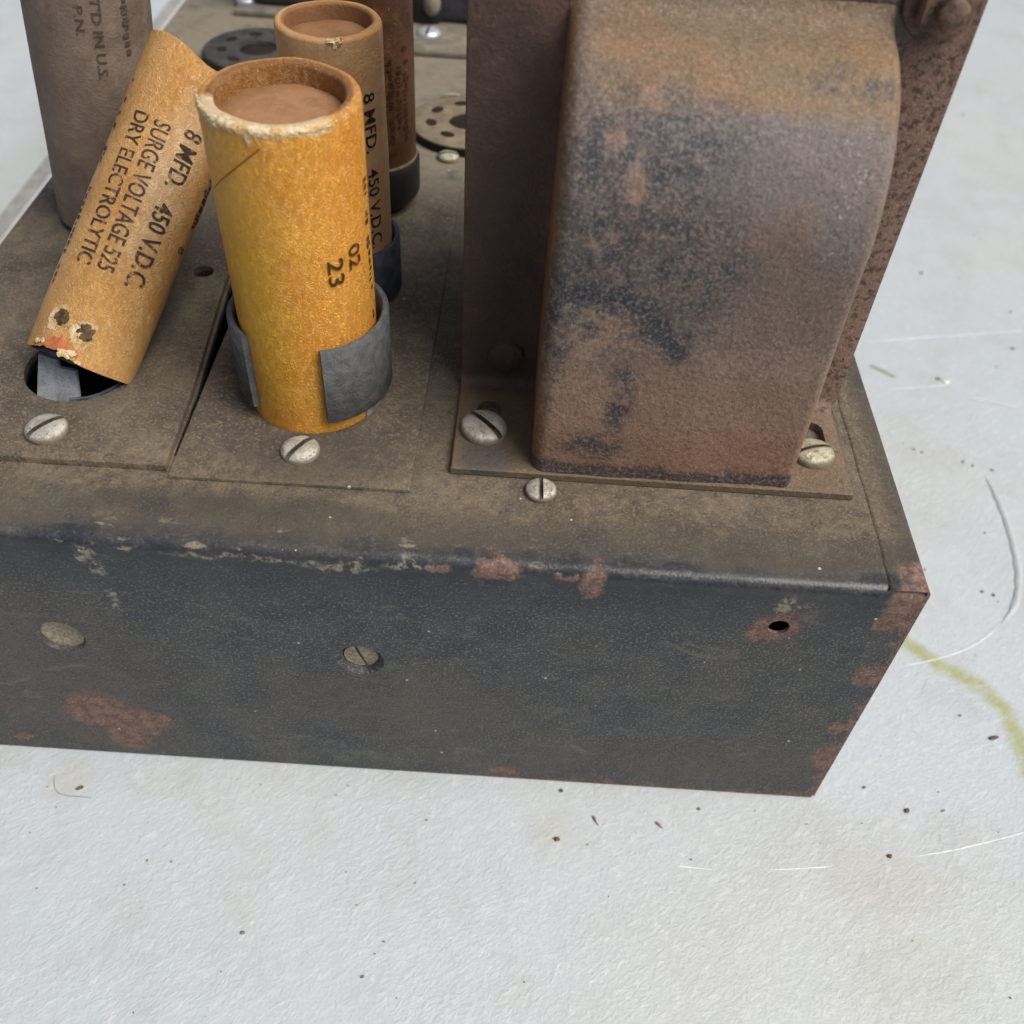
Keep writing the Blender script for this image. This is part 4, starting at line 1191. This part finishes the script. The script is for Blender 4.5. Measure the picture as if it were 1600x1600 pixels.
def wax():
    n, mrow = 26, 5
    vs, fs = [], []
    for i in range(n + 1):
        a = R(-46) + R(40) * i / n
        for k in range(mrow):
            v = k / (mrow - 1)
            rr = 0.904 + 0.014 * math.sin(math.pi * v) * (1 + fbm(a * 8, v * 3))
            zz = 0.10 + 0.06 * fbm(a * 5, 1) + v * (0.24 + 0.10 * fbm(a * 7, 4)) * math.sin(math.pi * (0.1 + 0.8 * i / n))
            vs.append((rr * math.sin(a), -rr * math.cos(a), zz))
    for i in range(n):
        for k in range(mrow - 1):
            fs.append((i * mrow + k, (i + 1) * mrow + k, (i + 1) * mrow + k + 1, i * mrow + k + 1))
    link('red_patch', fixn(mesh('red_patch', vs, fs, M_REDFIL)), can_l, auto=80)
    # loose paper crumbs on the gnawed edge
    for a0, z, s, sd in ((-54, 0.15, 0.06, 1), (-48, 0.18, 0.045, 2), (-20, 0.10, 0.085, 3), (-12, 0.16, 0.06, 4), (-4, 0.05, 0.04, 5)):
        bm = bmesh.new()
        bmesh.ops.create_icosphere(bm, subdivisions=3, radius=s)
        a = R(a0)
        for v in bm.verts:
            v.co *= 1 + 0.75 * fbm(v.co.x * 16 + sd, v.co.y * 16, v.co.z * 16)
            v.co = Vector((v.co.x * 1.2, v.co.y * 0.22, v.co.z * 0.8))
            v.co = Matrix.Rotation(a, 3, 'Z') @ v.co + Vector((0.92 * math.sin(a), -0.92 * math.cos(a), z))
        me = bm_me(bm, 'paper_shred', M_PAPER)
        link('paper_shred', me, can_l, auto=80)
wax()

# ================================================================== BLACK CASES AT THE BACK OF THE CHASSIS
def case(x0, x1, y0, y1, fy, h, label):
    org = ((x0 + x1) / 2, (y0 + y1) / 2, H)
    t = thing('transformer_case', label, 'transformer', org)
    bm = boxbm(x0 - 0.5, x1 + 0.5, fy, y1 + 0.4, H + 0.006, H + 0.17, 0.04)
    link('flange', bm_me(bm, 'flange', M_GREYPLATE, org), t, auto=35)
    bm = boxbm(x0, x1, y0, y1, H + 0.174, H + h, 0.25, 4)
    link('case_shell', bm_me(bm, 'case_shell', M_BLACKBOX, org), t, auto=35)
    return t, org
tA, oA = case(-11.6, -6.2, 20.5, 25.5, 18.45, 5.0, 'black lacquered case with a bright lug behind the russet tube')
vs, fs = lathe([(0.24, 0.0), (0.26, 0.1), (0.22, 0.22), (0.12, 0.3), (0.03, 0.32)], 24, cap0=True, cap1=True)
part('lug', [(a - 9.6, 20.5 - c, b * 1.4 + 7.25) for a, b, c in vs], fs, M_SCREW, tA, origin=oA)
vs, fs = lathe([(0.5, 0.0), (0.5, 0.1), (0.42, 0.16), (0.1, 0.17)], 28, cap0=True, cap1=True)
part('grommet', [(a - 9.75, 20.5 - c * 0.8, b + 7.05) for a, b, c in vs], fs, M_BAKELITE, tA, origin=oA)
vs, fs = lathe([(0.13, 0.0), (0.13, 0.06), (0.08, 0.1), (0.02, 0.11)], 20, cap0=True, cap1=True)
part('rivet', [(a - 8.35, 20.5 - c, b + 6.95) for a, b, c in vs], fs, M_BLACKBOX, tA, origin=oA)
tB, oB = case(-14.95, -12.6, 20.9, 25.5, 20.45, 4.0, 'smaller black case at the far back left of the chassis')

# ================================================================== LITTER ON THE TABLE
M_HUSK = mat_simple('dry_husk', srgb(128, 106, 80), srgb(172, 150, 118), rough=0.8, scale=8, bump=0.5)
M_CRUMB = mat_simple('dark_crumb', srgb(84, 74, 62), srgb(116, 102, 82), rough=0.85, scale=8, bump=0.5)
M_GRIT = mat_simple('grey_grit', srgb(112, 108, 100), srgb(146, 140, 128), rough=0.85, scale=8, bump=0.3)
M_CHIP = mat_simple('white_chip', srgb(232, 228, 218), srgb(246, 244, 238), rough=0.7, scale=8, bump=0.4)
def lump(name, x, y, sx, sy, sz, deg, mat, label, cat, seed, group=None, point=0.0):
    bm = bmesh.new()
    bmesh.ops.create_icosphere(bm, subdivisions=3, radius=1.0)
    for v in bm.verts:
        k = 1 + 0.35 * fbm(v.co.x * 1.3 + seed, v.co.y * 1.3, v.co.z * 1.3)
        tp = 1 - point * (v.co.x * 0.5 + 0.5)
        v.co = Vector((v.co.x * sx * k * CR, v.co.y * sy * k * tp * CR, max(v.co.z, -0.6) * sz * k * tp * CR))
        v.co = Matrix.Rotation(R(deg), 3, 'Z') @ v.co
    zmin = min(v.co.z for v in bm.verts)
    me = bm_me(bm, name, mat)
    o = link(name, me, None, (x, y, -zmin - 0.012), auto=60)
    tag(o, label, cat, group)
    return o
CR = 0.66
G2 = 'dry crumbs scattered on the white table'
lump('seed_husk', -4.35, -0.78, 0.17, 0.055, 0.05, -62, M_HUSK, 'tan pointed seed husk below the chassis front, left of the two', 'husk', 1.0, G2, 0.8)
lump('seed_husk', -3.11, -0.79, 0.14, 0.05, 0.05, -40, M_HUSK, 'small tan husk below the chassis front, nearer the chassis corner', 'husk', 2.0, G2, 0.7)
lump('crumb', -5.09, -1.21, 0.085, 0.06, 0.05, 10, M_CRUMB, 'brown crumb under the left seed husk, on a beige smudge', 'crumb', 3.0, G2)
lump('crumb', 1.86, -0.15, 0.08, 0.07, 0.05, 30, M_CRUMB, 'dark crumb right of the bottom chassis corner', 'crumb', 4.0, G2)
lump('crumb', 1.30, -1.12, 0.07, 0.06, 0.05, 0, M_CRUMB, 'dark crumb at the left end of the long white scratch', 'crumb', 5.0, G2)
lump('crumb', 4.12, 1.65, 0.17, 0.06, 0.05, 15, M_CRUMB, 'brown elongated crumb beside the green stain', 'crumb', 6.0, G2)
lump('paint_chip', 6.30, 13.75, 0.16, 0.10, 0.05, 20, M_CHIP, 'white paint chip on the table right of the transformer', 'chip', 7.0)
lump('crumb', 6.10, 13.88, 0.12, 0.09, 0.05, 0, M_HUSK, 'tan crumb touching the white paint chip', 'crumb', 7.5, G2)
lump('seed', -14.34, -0.80, 0.105, 0.05, 0.045, 28, M_CRUMB, 'dark oval seed in front of the chassis at the far left', 'seed', 8.0)
lump('crumb', -5.02, -0.20, 0.06, 0.055, 0.04, 0, M_CRUMB, 'small dark crumb close under the chassis front edge', 'crumb', 9.0, G2)
def litter():
    bm = bmesh.new()
    rg = random.Random(5)
    pts = [(4.36, 10.87), (4.59, 10.66), (4.78, 10.55), (5.85, 10.27), (6.08, 10.14), (6.56, 10.01), (5.68, 7.64), (5.05, 5.68), (5.3, 5.6), (3.81, 6.27), (8.87, 15.66), (7.01, 19.64), (12.91, 29.63), (11.94, 32.42), (3.55, 2.15), (-12.19, -2.12), (-12.63, -2.13), (-12.9, -2.6), (-8.4, -3.9), (-10.6, -3.3), (-7.6, -1.0), (-2.3, -0.4), (1.1, 0.3), (2.6, -0.1)]
    for i in range(80):
        pts.append((rg.uniform(-15, 5), rg.uniform(-5, -0.2)) if i < 40 else (rg.uniform(0.8, 12), rg.uniform(-1, 26)))
    for i, (x, y) in enumerate(pts):
        s = rg.uniform(0.018, 0.036) if i < 24 else rg.uniform(0.007, 0.017)
        if y > 12: s *= 1.5
        r = bmesh.ops.create_icosphere(bm, subdivisions=1, radius=1)['verts']
        q = Matrix.Rotation(rg.uniform(0, 6.28), 3, 'Z')
        e = rg.uniform(1, 2.2)
        for v in r:
            v.co = q @ Vector((v.co.x * s * e, v.co.y * s, v.co.z * s * 0.6)) + Vector((x, y, s * 0.4))
    o = link('table_dust', bm_me(bm, 'table_dust', M_GRIT), None, auto=60)
    o['kind'] = 'stuff'
    o['label'] = 'fine dark grit scattered over the white table'
litter()
P = poly_smooth([(-14.91, -0.58, 0), (-14.8, -0.84, 0), (-14.59, -0.96, 0), (-14.06, -0.98, 0)], 8)
vs, fs = [], []
for i, p in enumerate(P):
    d = (P[min(i + 1, len(P) - 1)] - P[max(i - 1, 0)]).normalized()
    s = Vector((-d.y, d.x, 0))
    for k in range(5):
        a = 2 * math.pi * k / 5
        vs.append(tuple(p + s * 0.007 * math.cos(a) + Vector((0, 0, 0.006 + 0.007 * math.sin(a)))))
for i in range(len(P) - 1):
    for k in range(5):
        fs.append((i * 5 + k, i * 5 + (k + 1) % 5, (i + 1) * 5 + (k + 1) % 5, (i + 1) * 5 + k))
M_HAIR = mat_simple('grey_hair', srgb(150, 150, 146), srgb(166, 166, 160), rough=0.6, scale=5, bump=0.1)
tag(part('hair', vs, fs, M_HAIR, None), 'thin curved grey hair round the dark seed on the table', 'hair')
